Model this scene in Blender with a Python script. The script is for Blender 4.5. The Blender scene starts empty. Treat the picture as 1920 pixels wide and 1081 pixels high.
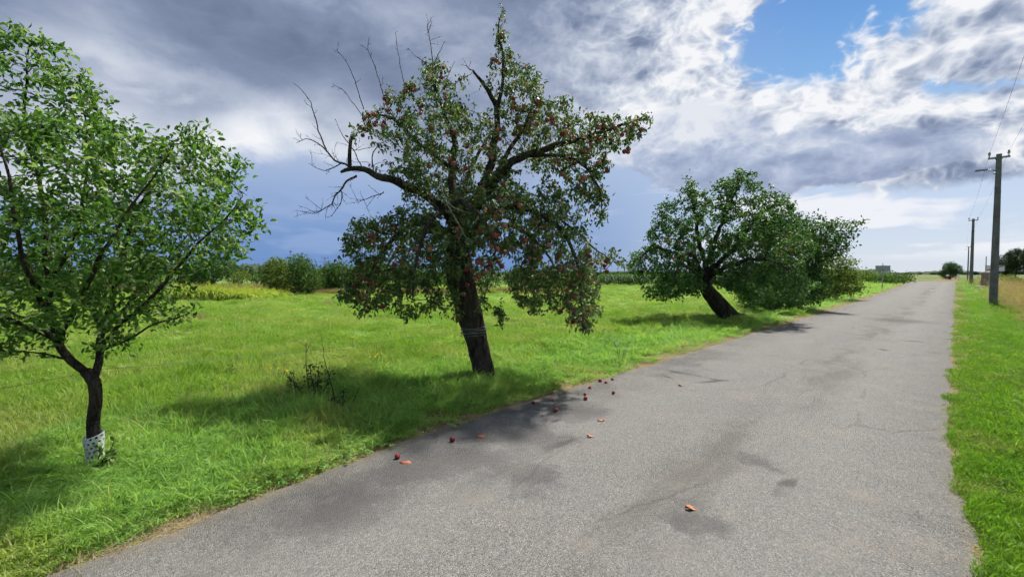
import bpy, math, random
import numpy as np
from mathutils import Vector, noise as mnoise

S = bpy.context.scene
COL = S.collection
R = math.radians
rng = np.random.default_rng(7)
random.seed(7)

# ------------------------------------------------------------------ camera
FPX, CX, CY, HZ, CAMH = 820.0, 960.0, 540.5, 511.0, 1.65
PITCH = math.atan((CY - HZ) / FPX)
cam_d = bpy.data.cameras.new('camera')
cam = bpy.data.objects.new('camera', cam_d)
COL.objects.link(cam)
cam.location = (0, 0, CAMH)
cam.rotation_euler = (math.pi / 2 - PITCH, 0, 0)
cam_d.sensor_width = 36
cam_d.lens = FPX / 1920 * 36
cam_d.clip_end = 6000
S.camera = cam

# ------------------------------------------------------------------ exposure, sun
EXPO = 1.0
S.view_settings.view_transform = 'Standard'
S.view_settings.look = 'None'
S.view_settings.gamma = 1
S.view_settings.exposure = EXPO
S.render.engine = 'CYCLES'
S.cycles.max_bounces = 4
S.cycles.diffuse_bounces = 2
S.cycles.glossy_bounces = 1
S.cycles.transmission_bounces = 2
S.cycles.caustics_reflective = False
S.cycles.caustics_refractive = False
S.cycles.transparent_max_bounces = 4
S.cycles.use_denoising = True
S.cycles.use_adaptive_sampling = True
S.cycles.adaptive_threshold = .035
S.cycles.adaptive_min_samples = 8
SUN_AZ, SUN_EL = R(42), R(57)
sd = bpy.data.lights.new('sun', 'SUN')
sd.energy = 3.7
sd.angle = R(3.0)
sd.color = (1, 0.95, 0.86)
sun = bpy.data.objects.new('sun', sd)
COL.objects.link(sun)
sv = Vector((math.sin(SUN_AZ) * math.cos(SUN_EL), math.cos(SUN_AZ) * math.cos(SUN_EL), math.sin(SUN_EL)))
sun.rotation_euler = sv.to_track_quat('Z', 'Y').to_euler()


# ------------------------------------------------------------------ node helpers
def lin(c):
    return tuple(((v / 255) / 12.92 if v / 255 <= .04045 else ((v / 255 + .055) / 1.055) ** 2.4) for v in c)


class X:
    """a socket that takes arithmetic"""
    def __init__(s, nt, so):
        s.nt, s.so = nt, so

    def m(s, op, *a, clamp=False):
        n = s.nt.nodes.new('ShaderNodeMath')
        n.operation = op
        n.use_clamp = clamp
        for i, v in enumerate((s,) + a):
            if isinstance(v, X):
                s.nt.links.new(v.so, n.inputs[i])
            else:
                n.inputs[i].default_value = v
        return X(s.nt, n.outputs[0])

    def __add__(s, o): return s.m('ADD', o)
    __radd__ = __add__
    def __sub__(s, o): return s.m('SUBTRACT', o)
    def __rsub__(s, o): return (s * -1) + o
    def __mul__(s, o): return s.m('MULTIPLY', o)
    __rmul__ = __mul__
    def __truediv__(s, o): return s.m('DIVIDE', o)
    def clamp(s): return s.m('ADD', 0.0, clamp=True)

    def ss(s, a, b, lo=0.0, hi=1.0):
        n = s.nt.nodes.new('ShaderNodeMapRange')
        n.interpolation_type = 'SMOOTHSTEP'
        s.nt.links.new(s.so, n.inputs[0])
        for i, v in ((1, a), (2, b), (3, lo), (4, hi)):
            n.inputs[i].default_value = v
        return X(s.nt, n.outputs[0])


class Tree:
    def __init__(s, nt):
        s.nt = nt

    def new(s, t, **k):
        n = s.nt.nodes.new(t)
        for a, b in k.items():
            setattr(n, a, b)
        return n

    def link(s, a, b):
        s.nt.links.new(a.so if isinstance(a, X) else a, b)

    def x(s, so): return X(s.nt, so)

    def noise(s, vec, scale, detail=4, rough=.55, dist=0.0, color=False):
        n = s.new('ShaderNodeTexNoise')
        s.link(vec, n.inputs['Vector'])
        n.inputs['Scale'].default_value = scale
        n.inputs['Detail'].default_value = detail
        n.inputs['Roughness'].default_value = rough
        n.inputs['Distortion'].default_value = dist
        return n.outputs['Color'] if color else s.x(n.outputs[0])

    def voro(s, vec, scale, feature='F1', out=0):
        n = s.new('ShaderNodeTexVoronoi', feature=feature)
        s.link(vec, n.inputs['Vector'])
        n.inputs['Scale'].default_value = scale
        return n.outputs[out]

    def mapv(s, vec, loc=(0, 0, 0), rot=(0, 0, 0), scale=(1, 1, 1)):
        n = s.new('ShaderNodeMapping')
        s.link(vec, n.inputs[0])
        n.inputs[1].default_value = loc
        n.inputs[2].default_value = rot
        n.inputs[3].default_value = scale
        return n.outputs[0]

    def mix(s, f, a, b):
        n = s.new('ShaderNodeMix', data_type='RGBA')
        if isinstance(f, X):
            s.link(f, n.inputs[0])
        else:
            n.inputs[0].default_value = f
        for v, i in ((a, 6), (b, 7)):
            if isinstance(v, (tuple, list)):
                n.inputs[i].default_value = tuple(v[:3]) + (1,)
            else:
                s.link(v, n.inputs[i])
        return n.outputs[2]

    def ramp(s, f, stops):
        n = s.new('ShaderNodeValToRGB')
        s.link(f, n.inputs[0])
        e = n.color_ramp.elements
        while len(e) < len(stops):
            e.new(.5)
        for q, (p, c) in zip(e, stops):
            q.position = p
            q.color = tuple(c) + (1,)
        return n.outputs[0]

    def sep(s, vec):
        n = s.new('ShaderNodeSeparateXYZ')
        s.link(vec, n.inputs[0])
        return [s.x(o) for o in n.outputs]


def px_dir(x, y):
    v = Vector(((x - CX) / FPX, math.cos(PITCH) + (CY - y) / FPX * math.sin(PITCH),
                -math.sin(PITCH) + (CY - y) / FPX * math.cos(PITCH)))
    return v.normalized()


# ------------------------------------------------------------------ sky
def build_world():
    w = bpy.data.worlds.new('World')
    S.world = w
    w.use_nodes = True
    nt = w.node_tree
    nt.nodes.clear()
    T = Tree(nt)
    out = T.new('ShaderNodeOutputWorld')
    bg = T.new('ShaderNodeBackground')
    T.link(bg.outputs[0], out.inputs[0])
    d = T.new('ShaderNodeTexCoord').outputs['Generated']
    dx, dy, dz = T.sep(d)
    az = dx.m('ARCTAN2', dy) * (180 / math.pi)
    el = dz.m('ARCSINE') * (180 / math.pi)
    side = dx / ((dx * dx + dy * dy).m('SQRT') + 1e-4)       # sine of the azimuth
    sky = T.new('ShaderNodeTexSky', sky_type='NISHITA')
    sky.sun_disc = False
    sky.sun_elevation = SUN_EL
    sky.sun_rotation = SUN_AZ
    sky.air_density = 1.2
    sky.dust_density = .6
    k = 1 / 2 ** EXPO

    def C(r, g, b):
        return tuple(v * k for v in lin((r, g, b)))

    # one coarse colour noise bends every other pattern
    wn = T.noise(T.mapv(d, loc=(2, 4, 1), scale=(1, 1, 1.6)), 5.0, 3, .55, color=True)
    wv = T.new('ShaderNodeVectorMath', operation='MULTIPLY_ADD')
    T.link(wn, wv.inputs[0])
    wv.inputs[1].default_value = (.11, .11, .07)
    T.link(d, wv.inputs[2])
    dw = wv.outputs[0]
    n1 = T.noise(T.mapv(dw, scale=(1, 1, 2.1)), 3.1, 2, .5)
    n2 = T.noise(T.mapv(dw, loc=(3, 1, 7), rot=(0, R(16), 0), scale=(1, 1, 2.8)), 3.6, 5, .54)
    n3 = T.noise(T.mapv(dw, loc=(9, 2, 1), scale=(1, 1, 6)), 3.4, 3, .55)
    fine = T.noise(T.mapv(dw, loc=(5, 5, 2), scale=(1, 1, 1.5)), 9, 6, .62)
    fineb = T.noise(T.mapv(dw, loc=(4.985, 5, 2.035), scale=(1, 1, 1.5)), 9, 6, .62)
    # cauliflower heads: creased noise at three sizes
    puff = .26
    for q, (sc_, am) in enumerate(((7, .8), (15, .6), (32, .42), (66, .26))):
        puff = (T.noise(T.mapv(dw, loc=(1 + q, 6, 3 - q), scale=(1, 1, 1.5)), sc_, 0) - .5).m('ABSOLUTE').m('MULTIPLY_ADD', -am * 2, puff)
    puff = puff + .12
    relief = fine - fineb
    # bent angular coordinates
    u = az + (n1 - .5) * 9 + (fine - .5) * 6
    v = el + (n2 - .5) * 6 + (fine - .5) * 5
    uvn = T.new('ShaderNodeCombineXYZ')
    T.link(u, uvn.inputs[0])
    T.link(v, uvn.inputs[1])

    def blob(x, y, rx, ry, soft=.5):
        q = px_dir(x, y)
        a0 = math.degrees(math.atan2(q.x, q.y))
        e0 = math.degrees(math.asin(q.z))
        ra = rx / FPX * 57.3 * math.cos(R(a0)) ** 2 * (1 + soft)
        re = ry / FPX * 57.3 * math.cos(R(a0)) * (1 + soft)
        g_ = T.new('ShaderNodeTexGradient', gradient_type='SPHERICAL')
        T.link(T.mapv(uvn.outputs[0], loc=(-a0 / ra, -e0 / re, 0), scale=(1 / ra, 1 / re, 0)), g_.inputs[0])
        return T.x(g_.outputs['Fac']).ss(0, 2 * soft / (1 + soft))

    right = side.ss(-.1, .45)
    # far rain and haze under the clouds
    e01 = (el / 30).clamp()
    cl = T.ramp(e01, [(0, C(112, 146, 199)), (.12, C(119, 152, 203)), (.28, C(143, 169, 211)), (.5, C(178, 194, 222)), (1, C(170, 190, 226))])
    cr = T.ramp(e01, [(0, C(212, 224, 240)), (.15, C(200, 215, 238)), (.4, C(186, 206, 238)), (.62, C(128, 180, 233)), (1, C(70, 136, 212))])
    sc = T.new('ShaderNodeVectorMath', operation='SCALE')
    T.link(sky.outputs[0], sc.inputs[0])
    sc.inputs[3].default_value = .06
    clear = T.mix(.12, cr, sc.outputs[0])
    base = T.mix(side.ss(.0, .66), cl, clear)
    # low streaks of cloud
    low = el.ss(.8, 2.5) * el.ss(13, 8) * (n3 + (fine - .5) * .25).ss(.49, .62) * side.ss(-.5, .55, .5, .9)
    base = T.mix(low, base, T.mix(side.ss(.1, .5), C(158, 181, 220), C(243, 244, 250)))
    # the main deck
    v0 = 13.4 - 5.2 * side.ss(.32, .55) - 8 * side.ss(-.46, -.7)
    m = ((el - v0) * 2.0 + (n1 - .5) * 12 + (fine - .5) * 9 + puff * 3).m('DIVIDE', 4.2 - 2.9 * right).ss(-1, 1)
    hole = (blob(1535, 70, 175, 74, .6) * 1.05 + (fine - .5) * -2.8 + puff * -.9 - .14).ss(.1, .75) * blob(1535, 70, 205, 92, .3)
    hole2 = (blob(1850, 150, 120, 22, .5) * .6 + (fine - .5) * -2.6 - .16).ss(.1, .6) * blob(1850, 150, 130, 30, .4)
    m = m * (1 - hole) * (1 - hole2)
    t = right * .43 + .27 + (n2 - .5) * (1.0 - .35 * right) + relief * (right * 1.35 + .25) + puff * (right * .9 + .05)
    for x, y, rx, ry, g in ((430, 290, 70, 60, .6), (505, 230, 60, 45, .45), (640, 215, 80, 60, .28), (640, 305, 120, 36, .35),
                            (300, 130, 150, 24, .22), (120, 50, 130, 50, .2), (560, 90, 260, 60, -.14), (770, 190, 160, 60, -.08),
                            (1250, 120, 210, 110, .2), (1420, 190, 260, 60, .16), (1060, 60, 160, 60, -.08),
                            (1700, 200, 260, 90, .1), (860, 40, 260, 80, .14), (960, 260, 200, 80, .16), (700, 60, 120, 40, .08), (150, 330, 260, 130, .38), (260, 230, 120, 60, .15)):
        t = blob(x, y, rx, ry, .8).m('MULTIPLY_ADD', g, t)
    t = t.clamp()
    cc = T.ramp(t, [(0, C(106, 119, 146)), (.3, C(134, 148, 176)), (.55, C(178, 188, 208)), (.78, C(217, 223, 234)), (1, C(246, 247, 250))])
    colr = T.mix(m, base, cc)
    # long flat-based grey cloud on the right
    gb = blob(1520, 305, 280, 50, .3) + blob(1300, 270, 140, 60, .4)
    g = (gb + (fine - .5) * 1.3 + puff * .5).ss(.2, .62) * gb.ss(.02, .3)
    gt = ((n2 - .5) * .55 + relief * 1.4 + .32 + puff * .7 + (el - 11.5) * .09).clamp()
    gc = T.ramp(gt, [(0, C(150, 163, 194)), (.5, C(178, 191, 216)), (1, C(226, 231, 240))])
    colr = T.mix(g * .93, colr, gc)
    T.link(colr, bg.inputs[0])
    bg.inputs[1].default_value = 1.0
    w.cycles.sampling_method = 'MANUAL'
    w.cycles.sample_map_resolution = 256


build_world()


# ------------------------------------------------------------------ geometry helpers
def P(x, y, Y):
    """the point on the line of sight through photo pixel (x, y) that lies Y metres ahead"""
    q = px_dir(x, y)
    t = Y / q.y
    return np.array((q.x * t, Y, CAMH + q.z * t))


RA = R(45.4)
RD = np.array((math.sin(RA), math.cos(RA)))      # along the road
RN = np.array((-math.cos(RA), math.sin(RA)))     # to its left
RW = 3.75


def edge_in(s_):
    """how far the left edge of the asphalt is drawn in near the camera"""
    t = np.clip((np.asarray(s_, float) + .8) / 4.0, 0, 1)
    return .4 * (1 - t * t * (3 - 2 * t))


def edge_out(s_):
    t = np.clip((np.asarray(s_, float) - 1.5) / 5.0, 0, 1)
    return .25 * (1 - t * t * (3 - 2 * t))


def terr(x, y):
    x = np.asarray(x, float)
    y = np.asarray(y, float)
    s = x * RD[0] + y * RD[1]
    l = x * RN[0] + y * RN[1]
    up = np.clip((s - 22) / 52, 0, 1)
    up = up * up * (3 - 2 * up)
    dn = np.clip((s - 80) / 40, 0, 1)
    dn = dn * dn * (3 - 2 * dn)
    w = np.exp(-((l - 0) / 16.0) ** 2)
    h = (up * .42 - dn * 1.0) * w
    off = np.clip((l - 4.3) / 2.5, 0, 1) + np.clip((-.5 - l) / 2.0, 0, 1)
    h = h + off * (.035 * np.sin(x * 1.3 + .6 * y) * np.sin(y * .9 - .4 * x))
    return h


def G(x, y):
    """ground point under photo pixel"""
    q = px_dir(x, y)
    z = 0.0
    for _ in range(4):
        t = (z - CAMH) / q.z
        z = float(terr(q.x * t, q.y * t))
    return np.array((q.x * t, q.y * t, z))


def mesh_np(name, V, faces):
    """faces: list of integer arrays, each (n, k)"""
    me = bpy.data.meshes.new(name)
    V = np.asarray(V, np.float32)
    me.vertices.add(len(V))
    me.vertices.foreach_set('co', V.ravel())
    loops = np.concatenate([f.ravel() for f in faces]).astype(np.int32)
    tot = np.concatenate([np.full(len(f), f.shape[1], np.int32) for f in faces])
    st = np.concatenate(([0], np.cumsum(tot)[:-1])).astype(np.int32)
    me.loops.add(len(loops))
    me.loops.foreach_set('vertex_index', loops)
    me.polygons.add(len(tot))
    me.polygons.foreach_set('loop_start', st)
    me.polygons.foreach_set('loop_total', tot)
    me.update(calc_edges=True)
    return me


def smooth(me):
    me.polygons.foreach_set('use_smooth', np.ones(len(me.polygons), bool))
    return me


def attr(me, name, vals):
    a = me.attributes.new(name, 'FLOAT', 'POINT')
    a.data.foreach_set('value', np.asarray(vals, np.float32))


def obj(name, me, mat=None, parent=None, loc=None):
    o = bpy.data.objects.new(name, me)
    COL.objects.link(o)
    if mat:
        me.materials.clear()
        me.materials.append(mat)
    if parent is not None:
        o.parent = parent
    if loc is not None:
        o.location = loc
    return o


def tag(o, label=None, cat=None, group=None, kind=None):
    for k, v in (('label', label), ('category', cat), ('group', group), ('kind', kind)):
        if v:
            o[k] = v
    return o


def empty(name, loc, label, cat, group=None):
    o = bpy.data.objects.new(name, None)
    o.empty_display_size = .2
    COL.objects.link(o)
    o.location = tuple(float(v) for v in loc)
    return tag(o, label, cat, group)


class MB:
    """collects boxes, tubes and lathes for one mesh"""
    def __init__(s):
        s.V, s.F = [], []

    def add(s, v, f):
        n = len(s.V)
        s.V += [tuple(map(float, q)) for q in v]
        s.F += [tuple(i + n for i in q) for q in f]

    def box(s, c, sz, rz=0.0, taper=1.0):
        x, y, z = (q / 2 for q in sz)
        ca, sa = math.cos(rz), math.sin(rz)
        vs = []
        for k in (-1, 1):
            t = taper if k > 0 else 1
            for a, b in ((-1, -1), (1, -1), (1, 1), (-1, 1)):
                px, py = a * x * t, b * y * t
                vs.append((c[0] + px * ca - py * sa, c[1] + px * sa + py * ca, c[2] + k * z))
        s.add(vs, [(3, 2, 1, 0), (4, 5, 6, 7), (0, 1, 5, 4), (1, 2, 6, 5), (2, 3, 7, 6), (3, 0, 4, 7)])

    def tube(s, pts, rad, n=6, cap=True):
        pts = [Vector(p) for p in pts]
        if not isinstance(rad, (list, tuple, np.ndarray)):
            rad = [rad] * len(pts)
        up = None
        rings = []
        for i, p in enumerate(pts):
            t = (pts[min(i + 1, len(pts) - 1)] - pts[max(i - 1, 0)])
            t = t.normalized() if t.length > 1e-9 else Vector((0, 0, 1))
            if up is None:
                up = t.orthogonal().normalized()
            else:
                up = (up - t * up.dot(t))
                up = up.normalized() if up.length > 1e-6 else t.orthogonal().normalized()
            w = t.cross(up)
            rings.append([p + (up * math.cos(2 * math.pi * k / n) + w * math.sin(2 * math.pi * k / n)) * float(rad[i]) for k in range(n)])
        vs = [q for r_ in rings for q in r_]
        fs = []
        for i in range(len(rings) - 1):
            for k in range(n):
                a, b = i * n + k, i * n + (k + 1) % n
                fs.append((a, b, b + n, a + n))
        if cap:
            fs.append(tuple(range(n))[::-1])
            fs.append(tuple(len(vs) - n + k for k in range(n)))
        s.add(vs, fs)

    def lathe(s, prof, n=12, c=(0, 0, 0)):
        vs, fs = [], []
        for r_, z in prof:
            for k in range(n):
                vs.append((c[0] + r_ * math.cos(2 * math.pi * k / n), c[1] + r_ * math.sin(2 * math.pi * k / n), c[2] + z))
        for i in range(len(prof) - 1):
            for k in range(n):
                a, b = i * n + k, i * n + (k + 1) % n
                fs.append((a, b, b + n, a + n))
        fs.append(tuple(range(n))[::-1])
        fs.append(tuple(len(vs) - n + k for k in range(n)))
        s.add(vs, fs)

    def mesh(s, name, sm=False):
        me = bpy.data.meshes.new(name)
        me.from_pydata(s.V, [], s.F)
        me.update()
        return smooth(me) if sm else me

    def build(s, name, mat, parent=None, sm=False, loc=None):
        return obj(name, s.mesh(name, sm), mat, parent, loc)


# ------------------------------------------------------------------ materials
def mat_new(name):
    m = bpy.data.materials.new(name)
    m.use_nodes = True
    m.node_tree.nodes.clear()
    T = Tree(m.node_tree)
    T.out = T.new('ShaderNodeOutputMaterial')
    return m, T


def principled(T, color, rough=.6, spec=.4, bump=None, bs=.5, bd=.01, link=True, metal=0.0):
    b = T.new('ShaderNodeBsdfPrincipled')
    if isinstance(color, (tuple, list)):
        b.inputs['Base Color'].default_value = tuple(color[:3]) + (1,)
    else:
        T.link(color, b.inputs['Base Color'])
    if isinstance(rough, X):
        T.link(rough, b.inputs['Roughness'])
    else:
        b.inputs['Roughness'].default_value = rough
    b.inputs['Specular IOR Level'].default_value = spec
    b.inputs['Metallic'].default_value = metal
    if bump is not None:
        n = T.new('ShaderNodeBump')
        n.inputs['Strength'].default_value = bs
        n.inputs['Distance'].default_value = bd
        T.link(bump, n.inputs['Height'])
        T.link(n.outputs[0], b.inputs['Normal'])
    if link:
        T.link(b.outputs[0], T.out.inputs[0])
    return b


def leaf_mat(name, stops, trans=.35, tcol=1.5, rough=.45, inst=False, spec=.22, patch=None):
    """stops over the per-leaf random value; patch = (scale, stops2, lo, hi): a second palette in patches"""
    m, T = mat_new(name)
    a = T.new('ShaderNodeAttribute')
    a.attribute_name = 'rnd'
    f = T.x(a.outputs['Fac'])
    pos = T.new('ShaderNodeNewGeometry').outputs['Position']
    if inst:
        r = T.x(T.new('ShaderNodeObjectInfo').outputs['Random'])
        f = (f * .62 + r * .38)
    f = (f + (T.noise(pos, 1.7, 3) - .5) * .5).clamp()
    c = T.ramp(f, stops)
    if patch:
        sc, st2, lo, hi = patch
        c = T.mix(T.noise(pos, sc, 4, .6).ss(lo, hi), c, T.ramp(f, st2))
    b = principled(T, c, rough + .12, spec, link=False)
    t = T.new('ShaderNodeBsdfTranslucent')
    g = T.new('ShaderNodeVectorMath', operation='MULTIPLY')
    T.link(c, g.inputs[0])
    g.inputs[1].default_value = (tcol * 1.05, tcol * 1.1, tcol * .55)
    T.link(g.outputs[0], t.inputs[0])
    mx = T.new('ShaderNodeMixShader')
    mx.inputs[0].default_value = trans
    T.link(b.outputs[0], mx.inputs[1])
    T.link(t.outputs[0], mx.inputs[2])
    T.link(mx.outputs[0], T.out.inputs[0])
    return m


def simple_mat(name, c1, c2, scale=6, rough=.7, spec=.3, bump=.3, bd=.004, stretch=(1, 1, 1), metal=0.0):
    m, T = mat_new(name)
    co = T.mapv(T.new('ShaderNodeTexCoord').outputs['Object'], scale=stretch)
    n = T.noise(co, scale, 5, .6)
    principled(T, T.mix(n.ss(.3, .7), c1, c2), rough, spec, n, bump, bd, metal=metal)
    return m


def bark_mat(name, c1, c2, c3, scale=14):
    m, T = mat_new(name)
    co = T.new('ShaderNodeNewGeometry').outputs['Position']
    st = T.mapv(co, scale=(1, 1, .3))
    n = T.noise(st, scale, 6, .65, .8)
    pl = T.voro(st, scale * 1.6, 'DISTANCE_TO_EDGE')
    big = T.noise(co, 2.5, 4)
    c = T.mix(n.ss(.3, .7), c1, c2)
    c = T.mix(big.ss(.55, .7) * .6, c, c3)
    h = n * .6 + T.x(pl).ss(0, .12) * .6
    principled(T, c, .9, .15, h, 1.0, .03)
    return m


M = {}
M['bark_apple'] = bark_mat('bark_apple', (.021, .017, .015), (.088, .074, .062), (.08, .085, .058))
M['bark_plum'] = bark_mat('bark_plum', (.02, .016, .014), (.065, .053, .045), (.06, .055, .045), 22)
M['twig'] = simple_mat('twig', (.03, .022, .018), (.08, .062, .05), 30, .85, .15)
M['deadtwig'] = simple_mat('deadtwig', (.2, .18, .15), (.36, .33, .29), 30, .85, .15)
M['leaf_plum'] = leaf_mat('leaf_plum', [(0, (.032, .088, .016)), (.4, (.072, .165, .028)), (.68, (.125, .23, .05)), (.85, (.22, .31, .12)), (1, (.31, .39, .19))], .36, 1.6, .42, spec=.3)
M['leaf_apple'] = leaf_mat('leaf_apple', [(0, (.032, .068, .024)), (.4, (.065, .125, .038)), (.7, (.115, .18, .062)), (.84, (.24, .27, .15)), (.93, (.23, .17, .1)), (1, (.22, .1, .06))], .3, 1.5, .4, spec=.3)
M['leaf_apple2'] = leaf_mat('leaf_apple2', [(0, (.03, .08, .022)), (.5, (.06, .14, .036)), (.8, (.1, .2, .055)), (1, (.2, .28, .13))], .3, 1.5, .42, spec=.3)
M['leaf_dark'] = leaf_mat('leaf_dark', [(0, (.026, .07, .02)), (.5, (.05, .12, .032)), (.85, (.085, .17, .05)), (1, (.15, .22, .09))], .3, 1.4, .5)
M['leaf_olive'] = leaf_mat('leaf_olive', [(0, (.055, .1, .02)), (.5, (.105, .165, .034)), (.85, (.17, .22, .05)), (1, (.26, .25, .08))], .35, 1.4, .5)
M['leaf_hedge'] = leaf_mat('leaf_hedge', [(0, (.035, .08, .02)), (.5, (.06, .125, .03)), (1, (.11, .17, .05))], .35, 1.4, .5)
M['leaf_far'] = leaf_mat('leaf_far', [(0, (.03, .055, .025)), (.6, (.042, .075, .032)), (1, (.06, .09, .04))], .2, 1.2, .6)
M['leaf_corn'] = leaf_mat('leaf_corn', [(0, (.03, .085, .015)), (.6, (.055, .13, .025)), (1, (.12, .18, .06))], .35, 1.4, .45, True)
M['leaf_yellow'] = leaf_mat('leaf_yellow', [(0, (.14, .26, .03)), (.5, (.3, .4, .05)), (1, (.48, .5, .1))], .4, 1.4, .5, True)
M['weed'] = leaf_mat('weed', [(0, (.11, .26, .045)), (1, (.2, .36, .09))], .35, 1.4, .45)
GR = [(0, (.1, .2, .024)), (.4, (.165, .3, .034)), (.75, (.22, .355, .05)), (1, (.33, .39, .1))]
GP = [(0, (.14, .21, .045)), (.4, (.24, .33, .075)), (.75, (.31, .375, .105)), (1, (.44, .42, .2))]
M['grass'] = leaf_mat('grass', GR, .42, 1.45, .5, True, .3, (.45, GP, .44, .6))
M['grass_lush'] = leaf_mat('grass_lush', [(0, (.115, .235, .05)), (.45, (.2, .365, .08)), (.85, (.27, .42, .11)), (1, (.4, .46, .2))], .46, 1.5, .5, True, .3, (.8, GP, .5, .68))
M['grass_verge'] = leaf_mat('grass_verge', [(0, (.075, .17, .015)), (.5, (.14, .285, .026)), (.9, (.205, .34, .04)), (1, (.36, .37, .13))], .42, 1.45, .5, True, .3, (1.6, [(0, (.08, .14, .03)), (.5, (.16, .24, .05)), (1, (.42, .38, .18))], .5, .68))
M['grass_dry'] = leaf_mat('grass_dry', [(0, (.24, .18, .085)), (.5, (.38, .29, .15)), (1, (.5, .41, .24))], .35, 1.0, .7, True, .2, (.4, GR, .6, .72))
M['straw'] = leaf_mat('straw', [(0, (.2, .15, .08)), (1, (.45, .37, .2))], .2, 1.0, .7, True, .2)


def concrete_mat():
    m, T = mat_new('concrete')
    co = T.new('ShaderNodeTexCoord').outputs['Object']
    n = T.noise(co, 2.2, 6, .65)
    st = T.noise(T.mapv(co, scale=(1, 1, .06)), 14, 4, .6)
    f = T.noise(co, 60, 3, .6)
    c = T.mix(n.ss(.3, .7), (.11, .112, .12), (.19, .19, .195))
    c = T.mix(st.ss(.5, .75) * .5, c, (.075, .075, .08))
    principled(T, c, .9, .2, f * .4 + n * .3, .5, .006)
    return m


M['concrete'] = concrete_mat()
M['metal'] = simple_mat('metal', (.2, .21, .22), (.3, .31, .32), 12, .45, .5, .1, .001, metal=.6)
M['sign_back'] = simple_mat('sign_back', (.27, .31, .31), (.36, .4, .4), 5, .5, .4, .05, .001)
M['sign_white'] = simple_mat('sign_white', (.72, .73, .74), (.8, .8, .8), 4, .45, .4, .05, .001)
M['sign_red'] = simple_mat('sign_red', (.45, .02, .03), (.52, .03, .035), 4, .45, .4, .05, .001)
M['sign_black'] = simple_mat('sign_black', (.02, .02, .022), (.03, .03, .03), 4, .45, .4, .05, .001)
M['plinth'] = simple_mat('plinth', (.2, .15, .13), (.3, .23, .2), 5, .85, .2, .4, .01)
M['pale_stone'] = simple_mat('pale_stone', (.5, .48, .45), (.62, .6, .57), 5, .85, .2, .4, .01)
M['porcelain'] = simple_mat('porcelain', (.28, .26, .25), (.4, .38, .36), 6, .25, .5, .05, .001)
M['wire'] = simple_mat('wire', (.12, .12, .13), (.2, .2, .2), 20, .5, .4, .1, .001)
M['guard'] = simple_mat('guard', (.42, .47, .46), (.55, .6, .58), 9, .45, .4, .1, .001)
M['plum'] = simple_mat('plum', (.02, .018, .05), (.06, .06, .12), 30, .5, .35, .05, .001)


def apple_mat(name, c_red, c_dark, c_pale):
    m, T = mat_new(name)
    co = T.new('ShaderNodeTexCoord').outputs['Object']
    r = T.x(T.new('ShaderNodeObjectInfo').outputs['Random'])
    n = T.noise(co, 18, 4, .6)
    c = T.mix((n * .8 + r * .5 - .1).ss(.3, .8), c_dark, c_red)
    c = T.mix((T.noise(co, 9, 2) + r * .35).ss(.55, .95) * .8, c, c_pale)
    principled(T, c, .5, .22)
    return m


M['apple'] = apple_mat('apple', (.28, .075, .07), (.16, .035, .038), (.36, .17, .12))
M['apple_fallen'] = apple_mat('apple_fallen', (.24, .025, .035), (.12, .012, .018), (.32, .11, .08))
M['apple_orange'] = apple_mat('apple_orange', (.42, .1, .045), (.28, .06, .03), (.48, .26, .1))
M['stem'] = simple_mat('stem', (.05, .035, .02), (.08, .06, .035), 20, .8, .2)
M['dead_leaf'] = simple_mat('dead_leaf', (.36, .11, .04), (.48, .2, .08), 30, .6, .3)
M['apple_flesh'] = simple_mat('apple_flesh', (.28, .07, .05), (.4, .16, .09), 40, .6, .3, .6, .006)
M['chicory'] = simple_mat('chicory', (.25, .32, .6), (.4, .46, .72), 30, .7, .2)
M['yellow_petal'] = simple_mat('yellow_petal', (.7, .5, .02), (.8, .62, .05), 30, .7, .2)
M['green_stem'] = simple_mat('green_stem', (.06, .1, .03), (.1, .14, .05), 30, .7, .2)


def lat_node(T, pos):
    x, y, z = T.sep(pos)
    lat, lon = x * float(RN[0]) + y * float(RN[1]), x * float(RD[0]) + y * float(RD[1])
    # follow the drawn-in edge on the left and the widened one on the right
    lat = lat + lon.ss(-.8, 3.2, .4, 0.0) * lat.ss(1.5, 3.2) + lon.ss(1.5, 6.5, .25, 0.0) * lat.ss(1.0, .2)
    return lat, lon, x, y


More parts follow.
